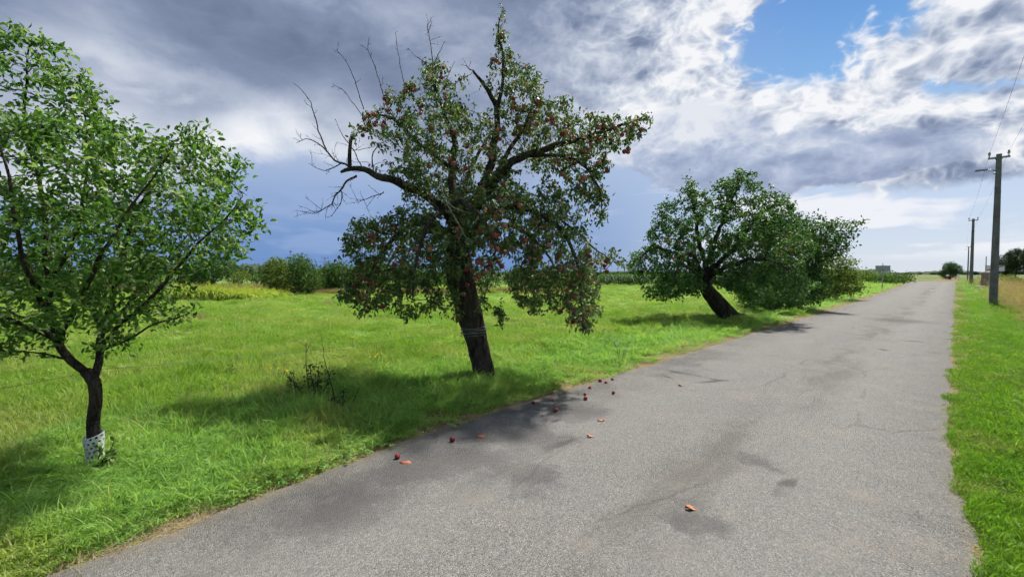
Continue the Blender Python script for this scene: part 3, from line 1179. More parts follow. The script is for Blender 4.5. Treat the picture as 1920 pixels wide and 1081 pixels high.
def grow_tree(root, limbs, A, step, infl, kill, iters, r0, leaf, size, kind, bark, twig, per=1.4, tipmax=5, trop=(0, 0, 0), droop=.3, spread=.9, sides=12, jit=.25, rough=.12, upn=.7, lr=1.0, fuzz=.3, wob=.6, loose=.12, wid=1.0):
    """limbs: list of (points, radii, leafless); the first is the trunk. Everything is parented to root."""
    base_loc = np.array(root.location)
    nodes = []
    for j, (pts, rad, bare) in enumerate(limbs):
        st = .06 if j else .04
        c, r_ = catmull(pts, rad, st)
        if j:
            r_ = r_ * lr
        w = np.array([[mnoise.noise((i * .3, j + .5, q)) + .8 * mnoise.noise((i * .1, j + .5, q + 3)) for q in (0, 5, 9)] for i in range(len(c))]) * (.025 + r_[:, None]) * wob * np.clip(np.arange(len(c)) / 6, 0, 1)[:, None]
        if j:
            c = c + w
        n = max(6, min(28, int(sides * (r_.max() / .05) ** .5)))
        me = limb_mesh('trunk' if j == 0 else 'limb', c - base_loc, r_, n, rough * (1.4 if j == 0 else 1), .35 if j == 0 else 0)
        obj('trunk' if j == 0 else 'limb', me, bark, root)
        if not bare and j:
            nodes += list(c[::2])
    pos, par, base = colonize(nodes, A, step, infl, kill, iters, trop, jit)
    me, rad, tipd = twig_mesh('twigs', pos - base_loc, par, base, r0)
    if len(me.vertices):
        tag(obj('twigs', me, twig, root), kind='stuff')
    idx = np.arange(base, len(pos))
    idx = idx[tipd[idx] < tipmax]
    ns = int(len(idx) * per / 4)
    n = ns * 4
    pick = np.repeat(rng.choice(idx, ns), 4)
    bd = pos[pick] - pos[par[pick]]
    bd /= np.linalg.norm(bd, axis=1, keepdims=True) + 1e-9
    spur = rng.normal(0, step * fuzz, (ns, 3)) - (pos[pick[::4]] - pos[par[pick[::4]]]) * rng.random((ns, 1))
    pp = pos[pick] + np.repeat(spur, 4, 0) + rng.normal(0, size * loose, (n, 3))
    dd = bd * .45 + rng.normal(0, spread * .6, (n, 3)) + np.array((0, 0, -droop))
    nn = rng.normal(0, .55, (n, 3)) + np.array((0, 0, upn))
    sz = size * rng.uniform(.6, 1.15, n)
    rn = np.clip(rng.normal(.45, .3, n), 0, 1)
    me = leaves_mesh('crown', pp - base_loc, dd, nn, sz, kind, rn, wid)
    tag(obj('crown', me, leaf, root), kind='stuff')
    return pos, par, base, tipd


def side_twigs(mb, pts, rad, n, ln, up=.3, n3=2):
    """bare side shoots with their own short spurs"""
    pts = [np.array(p, float) for p in pts]
    for _ in range(n):
        i = random.randrange(len(pts) - 1)
        p = pts[i] + (pts[i + 1] - pts[i]) * random.random()
        t = pts[i + 1] - pts[i]
        t /= np.linalg.norm(t) + 1e-9
        d = t * .7 + np.array([random.gauss(0, .6), random.gauss(0, .5), random.gauss(up, .5)])
        d /= np.linalg.norm(d)
        L = ln * random.uniform(.3, 1)
        q = [p]
        for k in range(4):
            d = d + np.array([random.gauss(0, .2) for _ in range(3)])
            d /= np.linalg.norm(d)
            q.append(q[-1] + d * L / 4)
        mb.tube(q, [rad, rad * .85, rad * .7, rad * .55, rad * .35], 4, False)
        for _ in range(n3):
            k = random.randrange(1, 4)
            e = d + np.array([random.gauss(0, .7) for _ in range(3)])
            e /= np.linalg.norm(e)
            mb.tube([q[k], q[k] + e * L * .14, q[k] + e * L * .24 + np.array((0, 0, L * .04))], [rad * .6, rad * .5, rad * .35], 3, False)


def apple_mesh(name, n=9):
    mb = MB()
    prof = [(.012, -.80), (.45, -.88), (.85, -.5), (1.0, .05), (.86, .58), (.5, .84), (.16, .74), (.02, .62)]
    mb.lathe([(r_, z) for r_, z in prof], n)
    return mb.mesh(name, True)


APPLE = apple_mesh('apple')
APPLE.materials.append(M['apple'])
APPLE_O = apple_mesh('apple_orange', 7)
APPLE_O.materials.append(M['apple_orange'])
APPLE_F = apple_mesh('apple_fallen', 12)
APPLE_F.materials.append(M['apple_fallen'])
PLUM = MB()
PLUM.lathe([(.02, -1.15), (.5, -1.0), (.9, -.4), (.95, .2), (.65, .85), (.1, 1.1)], 8)
PLUM = PLUM.mesh('plum', True)
PLUM.materials.append(M['plum'])


def hang_fruit(root, name, me, pts, r_, drop=1.2):
    b = np.array(root.location)
    for p in pts:
        o = obj(name, me, None, root)
        q = np.array(p) - b
        o.location = (q[0], q[1], q[2] - r_ * drop)
        s = r_ * random.uniform(.8, 1.12)
        o.scale = (s, s, s * random.uniform(.88, 1))
        o.rotation_euler = (random.gauss(0, .35), random.gauss(0, .35), random.uniform(0, 6.28))


def near_nodes(pos, base, px, py, n, rad_px, front=0.0):
    """twig nodes whose picture falls near photo pixel (px, py)"""
    q = pos[base:]
    cp, sp = math.cos(PITCH), math.sin(PITCH)
    zc = q[:, 1] * cp - (q[:, 2] - CAMH) * sp
    yc = q[:, 1] * sp + (q[:, 2] - CAMH) * cp
    x = CX + FPX * q[:, 0] / zc
    y = CY - FPX * yc / zc
    k = np.where((np.abs(x - px) < rad_px) & (np.abs(y - py) < rad_px))[0]
    if not len(k):
        return []
    k = k[np.argsort(q[k, 1])][:max(n * 4, int(len(k) * .35))]
    return [q[i] for i in rng.choice(k, min(n, len(k)), replace=False)]


# ---- the old apple tree in the middle
def apple_tree():
    b = G(906, 710)
    Y0 = float(b[1])
    root = empty('apple_tree', b, 'old gnarled apple tree full of red apples with a bare dead limb', 'tree', 'fruit trees along the road')
    def pl(*a):
        return [P(x, y, Y0 + dy) for x, y, dy in a]
    limbs = [
        (pl((909, 720, -.05), (901, 672, -.02), (888, 620, 0), (876, 570, 0), (866, 520, 0), (860, 470, 0), (858, 430, 0), (862, 395, 0)),
         [.155, .158, .172, .186, .195, .182, .155, .1], False),
        (pl((860, 440, 0), (838, 395, -.1), (800, 365, -.25), (750, 345, -.35), (700, 324, -.45), (656, 313, -.5), (638, 320, -.52)), [.12, .10, .085, .075, .062, .048, .022], True),
        (pl((656, 316, -.5), (655, 285, -.5), (659, 252, -.48)), [.042, .034, .026], False),
        (pl((860, 430, 0), (850, 370, .15), (848, 310, .3), (852, 265, .35), (835, 215, .4), (815, 165, .4), (812, 130, .4)), [.13, .10, .085, .065, .045, .03, .015], False),
        (pl((866, 430, 0), (895, 370, .1), (918, 310, .2), (930, 250, .2), (930, 200, .2), (912, 165, .15), (888, 132, .1)), [.13, .11, .09, .07, .052, .04, .02], False),
        (pl((929, 215, .2), (942, 160, .25), (944, 105, .3), (934, 55, .3), (946, 15, .35)), [.045, .035, .026, .016, .006], False),
        (pl((868, 430, 0), (915, 350, -.2), (965, 300, -.4), (1030, 276, -.5), (1095, 255, -.5), (1160, 238, -.4), (1212, 218, -.35)), [.12, .095, .075, .06, .04, .025, .01], False),
        (pl((866, 450, 0), (930, 395, -.3), (1000, 395, -.6), (1060, 440, -.7), (1085, 520, -.7), (1092, 595, -.7)), [.09, .07, .05, .035, .022, .01], False),
        (pl((1000, 395, -.6), (1070, 425, -.3), (1120, 470, -.1), (1165, 492, 0)), [.03, .022, .014, .006], False),
        (pl((866, 450, 0), (930, 420, .6), (990, 440, 1.1), (1040, 500, 1.3), (1060, 570, 1.3)), [.07, .055, .04, .025, .01], False),
        (pl((852, 450, 0), (800, 420, -.3), (745, 440, -.5), (700, 500, -.6), (682, 575, -.6)), [.085, .065, .045, .028, .01], False),
        (pl((852, 450, 0), (805, 430, .6), (760, 450, 1.0), (720, 510, 1.2), (705, 560, 1.2)), [.07, .05, .036, .022, .01], False),
        (pl((856, 440, 0), (850, 395, -.6), (860, 380, -1.1), (905, 410, -1.4), (930, 470, -1.45)), [.08, .06, .045, .03, .012], False),
        (pl((856, 440, 0), (835, 400, -.5), (800, 420, -1.0), (780, 490, -1.2), (775, 560, -1.2)), [.07, .05, .035, .022, .01], False),
        (pl((858, 430, 0), (870, 360, .7), (890, 300, 1.2), (920, 250, 1.4)), [.08, .06, .04, .02], False),
        (pl((850, 320, .3), (790, 270, .2), (740, 225, .1), (700, 215, 0), (690, 225, 0)), [.05, .035, .025, .016, .01], False),
        (pl((920, 340, 0), (980, 240, -.2), (1000, 180, -.2), (985, 125, -.2)), [.05, .035, .02, .008], False),
        (pl((985, 290, -.4), (1080, 300, -.6), (1120, 350, -.7), (1130, 400, -.7)), [.04, .028, .018, .008], False),
    ]
    A = np.concatenate([
        ell(900, 860, 300, 130, 100, Y0, 1.3), ell(187, 720, 232, 55, 26, Y0 + .05, .45), ell(204, 800, 190, 80, 45, Y0 + .2, .7),
        ell(119, 815, 140, 28, 35, Y0 + .4, .3), ell(306, 985, 195, 40, 70, Y0, .8), ell(187, 945, 150, 32, 70, Y0 + .2, .4),
        ell(57, 940, 65, 13, 55, Y0 + .3, .2), ell(510, 1040, 260, 75, 60, Y0 - .2, 1.0), ell(255, 1150, 250, 62, 36, Y0 - .4, .5),
        ell(34, 1205, 220, 18, 12, Y0 - .35, .2), ell(374, 1080, 330, 60, 70, Y0 - .3, .9), ell(85, 1125, 385, 22, 38, Y0 - .5, .4),
        ell(900, 940, 410, 110, 70, Y0 - .4, 1.2), ell(760, 1040, 480, 70, 90, Y0 - .2, 1.3), ell(520, 1085, 560, 40, 65, Y0 - .4, 1.1),
        ell(102, 1135, 490, 40, 25, Y0 - .1, .4), ell(330, 1000, 530, 50, 60, Y0, 1.2),
        ell(760, 750, 470, 100, 70, Y0, 1.2), ell(340, 695, 540, 45, 55, Y0 - .2, 1.0), ell(187, 780, 550, 50, 55, Y0 - .4, .8),
        ell(68, 850, 570, 26, 40, Y0 - .8, .3), ell(40, 940, 590, 18, 30, Y0 - 1.1, .2), ell(34, 905, 570, 16, 40, Y0 - 1.1, .2),
        ell(420, 880, 470, 90, 60, Y0 - 1.1, .5), ell(102, 680, 430, 30, 30, Y0, .5), ell(16, 662, 246, 14, 12, Y0 - .48, .12), ell(260, 775, 425, 60, 40, Y0 - .2, .9), ell(200, 800, 370, 50, 40, Y0 + .2, .9), ell(150, 1005, 395, 80, 45, Y0 - .2, 1.0), ell(90, 800, 320, 50, 45, Y0 + .2, .8)])
    pos, par, base, tipd = grow_tree(root, limbs, A, .07, .62, .085, 70, .0022, M['leaf_apple'], .064, 'full', M['bark_apple'], M['twig'],
                                     per=5.4, tipmax=9, droop=.45, jit=.33, rough=.16, lr=.75, wob=.5, fuzz=.35, loose=.4, wid=.85)
    # bare twigs
    mb = MB()
    def tw(*a, r0=.012, r1=.003, n=0, ln=.3, up=.3):
        p = [P(x, y, Y0 + dy) for x, y, dy in a]
        c, r_ = catmull(p, list(np.linspace(r0, r1, len(p))), .06)
        c = c + np.array([[mnoise.noise((i * .5, len(a) + a[0][0], q)) for q in (1, 4, 7)] for i in range(len(c))]) * .022
        c[0] = p[0]
        mb.tube(c, r_, 5, False)
        if n:
            side_twigs(mb, c, r1 * 1.25, n, ln, up)
    tw((654, 312, -.5), (628, 300, -.6), (606, 276, -.65), (584, 262, -.7), (556, 266, -.75), r0=.016, n=12, ln=.3)
    tw((612, 284, -.62), (598, 245, -.6), (588, 210, -.6), (574, 178, -.6), (550, 156, -.6), r0=.011, n=6, ln=.18)
    tw((668, 330, -.5), (650, 340, -.7), (632, 365, -.8), (612, 388, -.85), (587, 402, -.9), r0=.018, n=18, ln=.3, up=-.1)
    tw((640, 352, -.75), (640, 375, -.9), (622, 405, -1.0), r0=.009, n=6, ln=.2, up=-.2)
    tw((640, 306, -.55), (610, 320, -.5), (585, 310, -.4), r0=.009, n=7, ln=.25)
    tw((680, 318, -.45), (668, 290, -.4), (640, 250, -.3), (634, 235, -.3), r0=.009, n=6, ln=.25)
    tw((700, 322, -.45), (700, 285, -.5), (730, 262, -.5), (780, 270, -.4), r0=.01, n=6, ln=.25)
    tw((740, 225, .1), (722, 190, .1), (708, 140, .1), (690, 95, .1), (672, 82, .1), r0=.009, n=5, ln=.16)
    tw((690, 95, .1), (692, 68, .1), r0=.005, n=1, ln=.1)
    tw((682, 205, 0), (668, 160, 0), (652, 120, -.05), (630, 92, -.1), r0=.008, n=7, ln=.16)
    tw((760, 165, .3), (748, 110, .3), (742, 62, .3), r0=.007, n=4, ln=.12)
    tw((812, 130, .4), (808, 85, .4), (800, 45, .4), r0=.01, n=9, ln=.25)
    tw((812, 120, .4), (826, 95, .4), (834, 78, .4), r0=.006, n=4, ln=.12)
    tw((800, 120, .4), (780, 105, .4), (765, 92, .4), r0=.006, n=4, ln=.12)
    tw((835, 150, .4), (846, 130, .4), (852, 115, .4), r0=.005, n=3, ln=.1)
    tw((888, 132, .1), (878, 128, .1), (874, 122, .1), r0=.01, n=6, ln=.15)
    tw((720, 360, -.3), (690, 372, -.5), (668, 376, -.6), r0=.008, n=8, ln=.3, up=-.1)
    tw((690, 232, 0), (640, 165, 0), (622, 165, 0), r0=.006, n=4, ln=.15)
    tag(mb.build('bare_twigs', M['twig'], root, True, tuple(-b)), kind='stuff')
    mb = MB()
    def dt(*a, r0=.011, r1=.004):
        p = [P(x, y, Y0 + dy) for x, y, dy in a]
        c, r_ = catmull(p, list(np.linspace(r0, r1, len(p))), .08)
        mb.tube(c, r_, 5, False)
    dt((826, 322, -1.2), (828, 350, -1.25), (840, 385, -1.3), (866, 430, -1.3), (880, 462, -1.3), r0=.008)
    dt((834, 372, -1.25), (852, 390, -1.3), (890, 402, -1.25), r0=.006)
    dt((868, 432, -1.3), (858, 455, -1.3), r0=.006)
    o = mb.build('broken_branch', M['deadtwig'], root, True)
    o.location = (-b[0], -b[1], -b[2])
    o['label'] = 'pale bare broken branch hanging in the crown'
    # fruit
    pts = []
    for x, y, n, rp in ((690, 225, 6, 22), (700, 240, 4, 20), (715, 215, 2, 16), (768, 150, 4, 16), (815, 130, 5, 18), (740, 200, 4, 20), (790, 210, 4, 25),
                        (830, 165, 2, 15), (850, 225, 4, 30), (945, 70, 3, 16), (935, 110, 3, 16), (960, 90, 1, 14), (1000, 180, 3, 16), (975, 190, 4, 18), (985, 225, 7, 22),
                        (955, 240, 4, 25), (1030, 225, 3, 20), (1050, 240, 4, 22), (1085, 260, 3, 20), (1130, 245, 4, 22), (1165, 240, 4, 20), (1200, 235, 2, 16),
                        (1190, 290, 3, 20), (1120, 300, 3, 25), (1080, 290, 4, 25), (1060, 320, 4, 25), (1085, 345, 3, 20), (1110, 355, 2, 20),
                        (930, 355, 4, 22), (945, 375, 4, 22), (965, 385, 4, 22), (920, 400, 5, 22), (945, 420, 6, 25), (930, 445, 6, 22), (910, 440, 4, 18), (960, 450, 5, 25),
                        (895, 475, 4, 18), (885, 495, 3, 16), (905, 500, 3, 18), (930, 490, 3, 20), (980, 470, 4, 25), (1000, 500, 4, 25), (1030, 470, 4, 25),
                        (1060, 490, 5, 25), (1085, 520, 6, 22), (1075, 560, 6, 22), (1095, 580, 4, 18), (1060, 590, 3, 20), (1140, 490, 4, 20), (1100, 480, 4, 22),
                        (700, 430, 3, 20), (725, 425, 2, 16), (720, 480, 4, 25), (690, 500, 4, 22), (685, 540, 4, 20), (700, 560, 4, 20), (760, 500, 3, 25), (800, 480, 3, 25),
                        (860, 290, 3, 30), (900, 300, 4, 30), (820, 300, 4, 30), (880, 350, 3, 30), (840, 420, 3, 25), (770, 440, 3, 25)):
        pts += near_nodes(pos, base, x, y, int(n * 1.4 + .5), rp)
    for x, y in ((870, 552), (876, 535), (890, 532)):
        pts.append(P(x, y - 6, Y0 - .42))
    hang_fruit(root, 'apple', APPLE, pts, .035)


apple_tree()


# ---- the young plum tree on the left
def plum_tree():
    b = G(178, 880)
    Y0 = float(b[1])
    root = empty('plum_tree', b, 'young leafy plum tree with a white perforated guard round its slim trunk', 'tree', 'fruit trees along the road')
    def pl(*a):
        return [P(x, y, Y0 + dy) for x, y, dy in a]
    limbs = [
        (pl((181, 890, -.02), (177, 840, 0), (174, 790, 0), (179, 750, 0), (176, 715, 0), (160, 695, 0)), [.044, .042, .043, .043, .045, .04], False),
        (pl((168, 703, 0), (135, 675, .0), (112, 640, .05), (98, 590, .1), (92, 530, .12), (85, 450, .15), (75, 360, .2), (55, 260, .2), (48, 160, .2), (60, 70, .2)),
         [.04, .04, .037, .034, .03, .026, .021, .016, .011, .005], False),
        (pl((174, 712, 0), (184, 680, .1), (190, 630, .2), (205, 570, .3), (225, 500, .35), (250, 420, .4), (290, 340, .45), (330, 270, .45)),
         [.042, .036, .032, .029, .025, .02, .013, .006], False),
        (pl((112, 640, .05), (60, 615, -.2), (0, 590, -.4), (-80, 560, -.5), (-160, 500, -.5)), [.026, .022, .017, .012, .006], False),
        (pl((188, 650, .15), (240, 600, 0), (300, 540, -.1), (350, 480, -.15), (410, 420, -.2), (455, 370, -.2)), [.026, .021, .017, .013, .009, .004], False),
        (pl((112, 640, .05), (150, 560, -.3), (190, 480, -.5), (240, 400, -.6), (290, 330, -.65)), [.026, .021, .016, .012, .005], False),
        (pl((98, 590, .1), (60, 520, -.4), (30, 430, -.6), (10, 330, -.7), (-10, 230, -.7)), [.025, .021, .016, .011, .005], False),
        (pl((92, 530, .1), (140, 440, .1), (160, 340, .1), (165, 250, .1), (150, 150, .1)), [.022, .017, .013, .009, .004], False),
        (pl((190, 620, .2), (150, 540, .7), (110, 440, 1.0), (90, 340, 1.1)), [.024, .019, .013, .006], False),
        (pl((190, 620, .2), (250, 560, .6), (320, 480, .9), (380, 400, 1.0)), [.022, .017, .012, .005], False),
        (pl((98, 590, .1), (20, 530, .4), (-80, 450, .6), (-160, 350, .7)), [.025, .02, .014, .006], False),
        (pl((112, 640, 0), (60, 600, .4), (-10, 570, .8), (-80, 560, 1)), [.02, .016, .012, .006], False),
        (pl((185, 660, .1), (230, 640, -.2), (290, 610, -.3), (350, 590, -.3)), [.014, .011, .008, .004], False),
        (pl((140, 678, 0), (90, 665, -.1), (40, 660, -.15), (-20, 665, -.2)), [.012, .01, .007, .004], False),
    ]
    A = np.concatenate([
        *[ell(24, x, y, 9, h, Y0 + random.uniform(-.3, .4), .08, .0) for x, y, h in ((62, 75, 32), (18, 85, 28), (150, 140, 34), (165, 180, 30), (120, 170, 26), (205, 195, 26), (235, 230, 22), (330, 255, 26), (355, 250, 24), (392, 252, 24), (405, 280, 20), (468, 375, 22), (440, 350, 22), (470, 420, 18), (290, 260, 20), (-30, 70, 30), (455, 300, 12), (445, 470, 14))],
        ell(114, 55, 100, 55, 55, Y0 + .2, .35), ell(285, 40, 190, 110, 90, Y0, .8), ell(133, 150, 200, 35, 80, Y0 + .1, .4), ell(627, 20, 330, 220, 140, Y0, 1.2), ell(380, 200, 290, 70, 70, Y0 + .1, .8),
        ell(475, 290, 350, 105, 95, Y0 + .1, .9), ell(209, 385, 300, 40, 60, Y0 + .2, .5), ell(209, 430, 400, 45, 60, Y0 - .1, .5), ell(494, 320, 450, 110, 70, Y0, .9),
        ell(494, 160, 470, 160, 110, Y0, 1.1), ell(418, -40, 490, 160, 110, Y0, 1.1), ell(323, 120, 560, 200, 60, Y0, .9), ell(152, 30, 630, 100, 40, Y0 - .1, .5),
        ell(95, 280, 590, 80, 30, Y0, .5), ell(38, 215, 650, 30, 25, Y0 - .1, .25), ell(304, -130, 350, 120, 150, Y0, 1.0)])
    pos, par, base, tipd = grow_tree(root, limbs, A, .05, .5, .075, 60, .0016, M['leaf_plum'], .058, 'full', M['bark_plum'], M['twig'],
                                     per=5.0, tipmax=8, droop=.05, jit=.22, spread=.9, rough=.1, upn=.6, fuzz=.3, loose=.55, wid=.8, lr=.78)
    pts = []
    for x, y in ((38, 105), (42, 118), (62, 128), (10, 128), (92, 225), (80, 235), (98, 283), (192, 208), (290, 290), (318, 292), (340, 297), (305, 312),
                 (292, 330), (350, 470), (380, 325), (178, 218), (410, 390), (425, 395), (36, 300), (100, 410), (290, 540), (150, 500)):
        pts += near_nodes(pos, base, x, y, 1, 22)
    hang_fruit(root, 'plum', PLUM, pts, .0165)
    # sucker shoots beside the guard
    mb = MB()
    LV = []
    for dx, L, a in ((.05, .3, .5), (.06, .24, .75), (.03, .2, .3), (.07, .28, .95)):
        q = [np.array((dx, -.02, .02))]
        d = np.array((math.sin(a), random.uniform(-.3, .1), math.cos(a)))
        for k in range(6):
            q.append(q[-1] + d * L / 6 + rng.normal(0, .006, 3))
            LV += [(q[-1], d)] * 3
        mb.tube(q, np.linspace(.007, .002, 7), 4, False)
    obj('sucker_shoot', mb.mesh('sucker_shoot', True), M['twig'], root)
    pp = np.array([q for q, _ in LV])
    dd = np.array([d for _, d in LV]) * .6 + rng.normal(0, .5, (len(LV), 3))
    tag(obj('sucker_leaves', leaves_mesh('sucker_leaves', pp, dd, rng.normal(0, .4, (len(LV), 3)) + np.array((0, 0, .8)), np.full(len(LV), .05), 'full', rng.random(len(LV))),
        M['leaf_plum'], root), kind='stuff')
    # the guard: a white plastic sleeve with staggered holes
    V, F = [], []
    nc, nr, H = 11, 8, .3
    th = 2 * math.pi / nc
    h = H / nr
    path, _ = catmull(pl((181, 890, -.02), (177, 840, 0), (174, 790, 0)), [1, 1, 1], .01)
    z0 = path[:, 2]
    def sp(a, z, rr):
        zz = z + b[2]
        cx_ = np.interp(zz, z0, path[:, 0])
        cy_ = np.interp(zz, z0, path[:, 1])
        r_ = .054 + .009 * (z / H) + .004 * math.sin(a * 2 + 1) + .003 * math.sin(9 * z / H)
        r_ += rr
        return (cx_ + r_ * math.cos(a) - b[0], cy_ + r_ * math.sin(a) - b[1], z + .02 * math.sin(a + .6) * (z / H))
    for r_ in range(nr):
        for c in range(nc):
            a0 = (c + (r_ % 2) * .5) * th
            n0 = len(V)
            cs = [(0, 0), (.5, 0), (1, 0), (1, .5), (1, 1), (.5, 1), (0, 1), (0, .5)]
            for u_, v_ in cs:
                V.append(sp(a0 + u_ * th, (r_ + v_) * h, 0))
            for u_, v_ in cs:
                L = math.hypot(u_ - .5, v_ - .5)
                V.append(sp(a0 + (.5 + (u_ - .5) / L * .3) * th, (r_ + .5 + (v_ - .5) / L * .27) * h, .001))
            for k in range(8):
                F.append((n0 + k, n0 + (k + 1) % 8, n0 + 8 + (k + 1) % 8, n0 + 8 + k))
    me = bpy.data.meshes.new('tree_guard')
    me.from_pydata(V, [], F)
    g = obj('tree_guard', me, M['guard'], None, tuple(b))
    sm = g.modifiers.new('thick', 'SOLIDIFY')
    sm.thickness = .003
    tag(g, 'white perforated plastic guard wrapped round the foot of the plum trunk', 'tree guard')


plum_tree()


# ---- the leaning apple tree further along the road
def leaning_tree():
    Y0 = 15.3
    b = G(1368, 598)
    root = empty('apple_tree', b, 'dark green apple tree with a thick trunk leaning to the left over the meadow', 'tree', 'fruit trees along the road')
    def pl(*a):
        return [P(x, y, Y0 + dy) for x, y, dy in a]
    limbs = [
        (pl((1372, 602, 0), (1358, 582, 0), (1342, 562, 0), (1328, 545, 0), (1322, 528, 0), (1326, 505, 0)), [.36, .3, .275, .25, .22, .16], False),
        (pl((1325, 525, 0), (1290, 490, -.5), (1240, 465, -.8), (1195, 485, -.8), (1180, 510, -.8)), [.15, .11, .07, .04, .015], False),
        (pl((1325, 520, 0), (1310, 450, .3), (1300, 390, .4), (1290, 340, .5)), [.16, .11, .06, .02], False),
        (pl((1325, 515, 0), (1345, 440, 0), (1370, 380, 0), (1388, 325, 0)), [.17, .12, .07, .02], False),
        (pl((1325, 515, 0), (1380, 460, -.4), (1430, 400, -.6), (1470, 375, -.6)), [.16, .11, .06, .02], False),
        (pl((1325, 520, 0), (1390, 490, -1.2), (1450, 490, -1.8), (1490, 520, -2)), [.14, .1, .06, .02], False),
        (pl((1322, 525, 0), (1290, 500, 1.2), (1260, 500, 1.8), (1245, 540, 2)), [.12, .09, .06, .02], False),
        (pl((1325, 520, 0), (1350, 470, 1.5), (1400, 430, 2.2), (1450, 440, 2.4)), [.14, .1, .06, .02], False),
        (pl((1322, 525, 0), (1300, 480, -1.3), (1280, 480, -1.8), (1260, 540, -2)), [.12, .09, .06, .02], False),
    ]
    A = np.concatenate([
        ell(728, 1350, 440, 100, 70, Y0, 2.2), ell(308, 1385, 360, 40, 45, Y0, 1.0), ell(56, 1386, 330, 13, 18, Y0, .3), ell(168, 1300, 385, 25, 45, Y0 + .3, .6), ell(44, 1288, 345, 8, 22, Y0 + .4, .2),
        ell(168, 1345, 370, 20, 30, Y0, .7), ell(251, 1440, 390, 40, 40, Y0 - .4, .9), ell(67, 1480, 385, 14, 16, Y0 - .6, .4), ell(308, 1250, 440, 35, 50, Y0, 1.2), ell(168, 1245, 395, 14, 20, Y0, .5),
        ell(448, 1230, 490, 50, 35, Y0 - .3, 1.4), ell(84, 1190, 500, 14, 18, Y0 - .8, .5), ell(448, 1265, 535, 45, 28, Y0, 1.8), ell(84, 1230, 555, 22, 10, Y0 - .8, .5),
        *[ell(26, x, y, 6, h, Y0 + random.uniform(-.6, .6), .15, .0) for x, y, h in ((1388, 330, 20), (1372, 345, 16), (1400, 350, 18), (1288, 348, 22), (1300, 365, 18), (1345, 350, 16), (1270, 375, 16), (1243, 395, 16), (1420, 372, 16), (1440, 372, 16), (1465, 382, 14), (1482, 388, 12), (1330, 372, 16), (1228, 430, 10), (1215, 450, 8), (1500, 410, 12), (1250, 378, 14), (1410, 345, 12))],
        ell(672, 1430, 470, 80, 60, Y0 - .6, 2.0), ell(560, 1440, 530, 75, 40, Y0 - .6, 1.9), ell(336, 1375, 520, 30, 35, Y0 - 1, 1.0)])
    pos, par, base, tipd = grow_tree(root, limbs, A, .13, 1.3, .17, 60, .004, M['leaf_apple2'], .1, 'full', M['bark_apple'], M['twig'],
                                     per=9, tipmax=10, droop=.15, jit=.3, rough=.14, lr=.6, wob=.7, fuzz=.3, loose=.5)
    pts = []
    for x, y in ((1202, 478), (1198, 484), (1350, 440), (1360, 445), (1395, 435), (1420, 420), (1440, 415), (1465, 460), (1470, 465), (1375, 455), (1372, 450), (1265, 435), (1280, 450), (1480, 425),
                 (1330, 420), (1415, 455), (1300, 470), (1250, 480), (1390, 400), (1450, 440)):
        pts += near_nodes(pos, base, x, y, 1, 16)
    hang_fruit(root, 'apple', APPLE_O, pts, .05)


leaning_tree()


# ---- shrubs and farther trees
def bush(name, label, cat, base, blobs, leaf, size, n_attr, step, stems=5, per=3.0, kind='diamond', group=None, r0=.006, bark=None, tipmax=9, trunk=None, fill=.0):
    """base: ground point; blobs: (cx, cy, cz, rx, ry, rz, weight) relative to the base"""
    root = empty(name, base, label, cat, group)
    b = np.array(base, float)
    wsum = sum(q[6] for q in blobs)
    A, limbs_n = [], []
    for cx_, cy_, cz, rx, ry, rz, w in blobs:
        n = max(8, int(n_attr * 3.2 * w / wsum))
        v = rng.normal(0, 1, (n, 3))
        v /= np.linalg.norm(v, axis=1, keepdims=True)
        v *= (.45 + .6 * rng.random((n, 1))) ** .7
        A.append(np.array((cx_, cy_, cz)) + v * np.array((rx, ry, rz)))
    A = np.concatenate(A)
    A = A[A[:, 2] > .05]
    mb = MB()
    nodes = []
    for k in range(stems):
        q = blobs[k % len(blobs)]
        a = np.array((random.uniform(-.12, .12) * q[3], random.uniform(-.12, .12) * q[4], -.05))
        e = np.array((q[0] + random.uniform(-.4, .4) * q[3], q[1] + random.uniform(-.4, .4) * q[4], q[2] + .35 * q[5]))
        mid = (a + e) / 2 + rng.normal(0, .06 * q[5], 3)
        rr = trunk or r0 * 6
        c, r_ = catmull([a, mid, e], [rr, rr * .7, rr * .25], max(step, .05))
        mb.tube(c, r_, 6, False)
        nodes += list(c[1:])
    obj('trunk', mb.mesh('trunk', True), bark or M['twig'], root) if stems == 1 else tag(obj('stems', mb.mesh('stems', True), bark or M['twig'], root), kind='stuff')
    pos, par, base_i = colonize(nodes, A, step, step * 14, step * 1.2, 45, (0, 0, .1), .3)
    me, rad, tipd = twig_mesh('twigs', pos, par, base_i, r0)
    if len(me.vertices):
        tag(obj('twigs', me, bark or M['twig'], root), kind='stuff')
    idx = np.arange(base_i, len(pos))
    idx = idx[tipd[idx] < tipmax]
    n = int(len(idx) * per * 3.6)
    pick = rng.choice(idx, n)
    pp = pos[pick] + rng.normal(0, step * .7, (n, 3))
    dd = rng.normal(0, .8, (n, 3)) + np.array((0, 0, .1))
    nn = rng.normal(0, .6, (n, 3)) + np.array((0, 0, .6))
    rn = np.clip(rng.normal(.48, .25, n), 0, 1)
    me = leaves_mesh('crown', pp, dd, nn, size * rng.uniform(.55, 1.2, n), kind, rn)
    tag(obj('crown', me, leaf, root), kind='stuff')
    return root


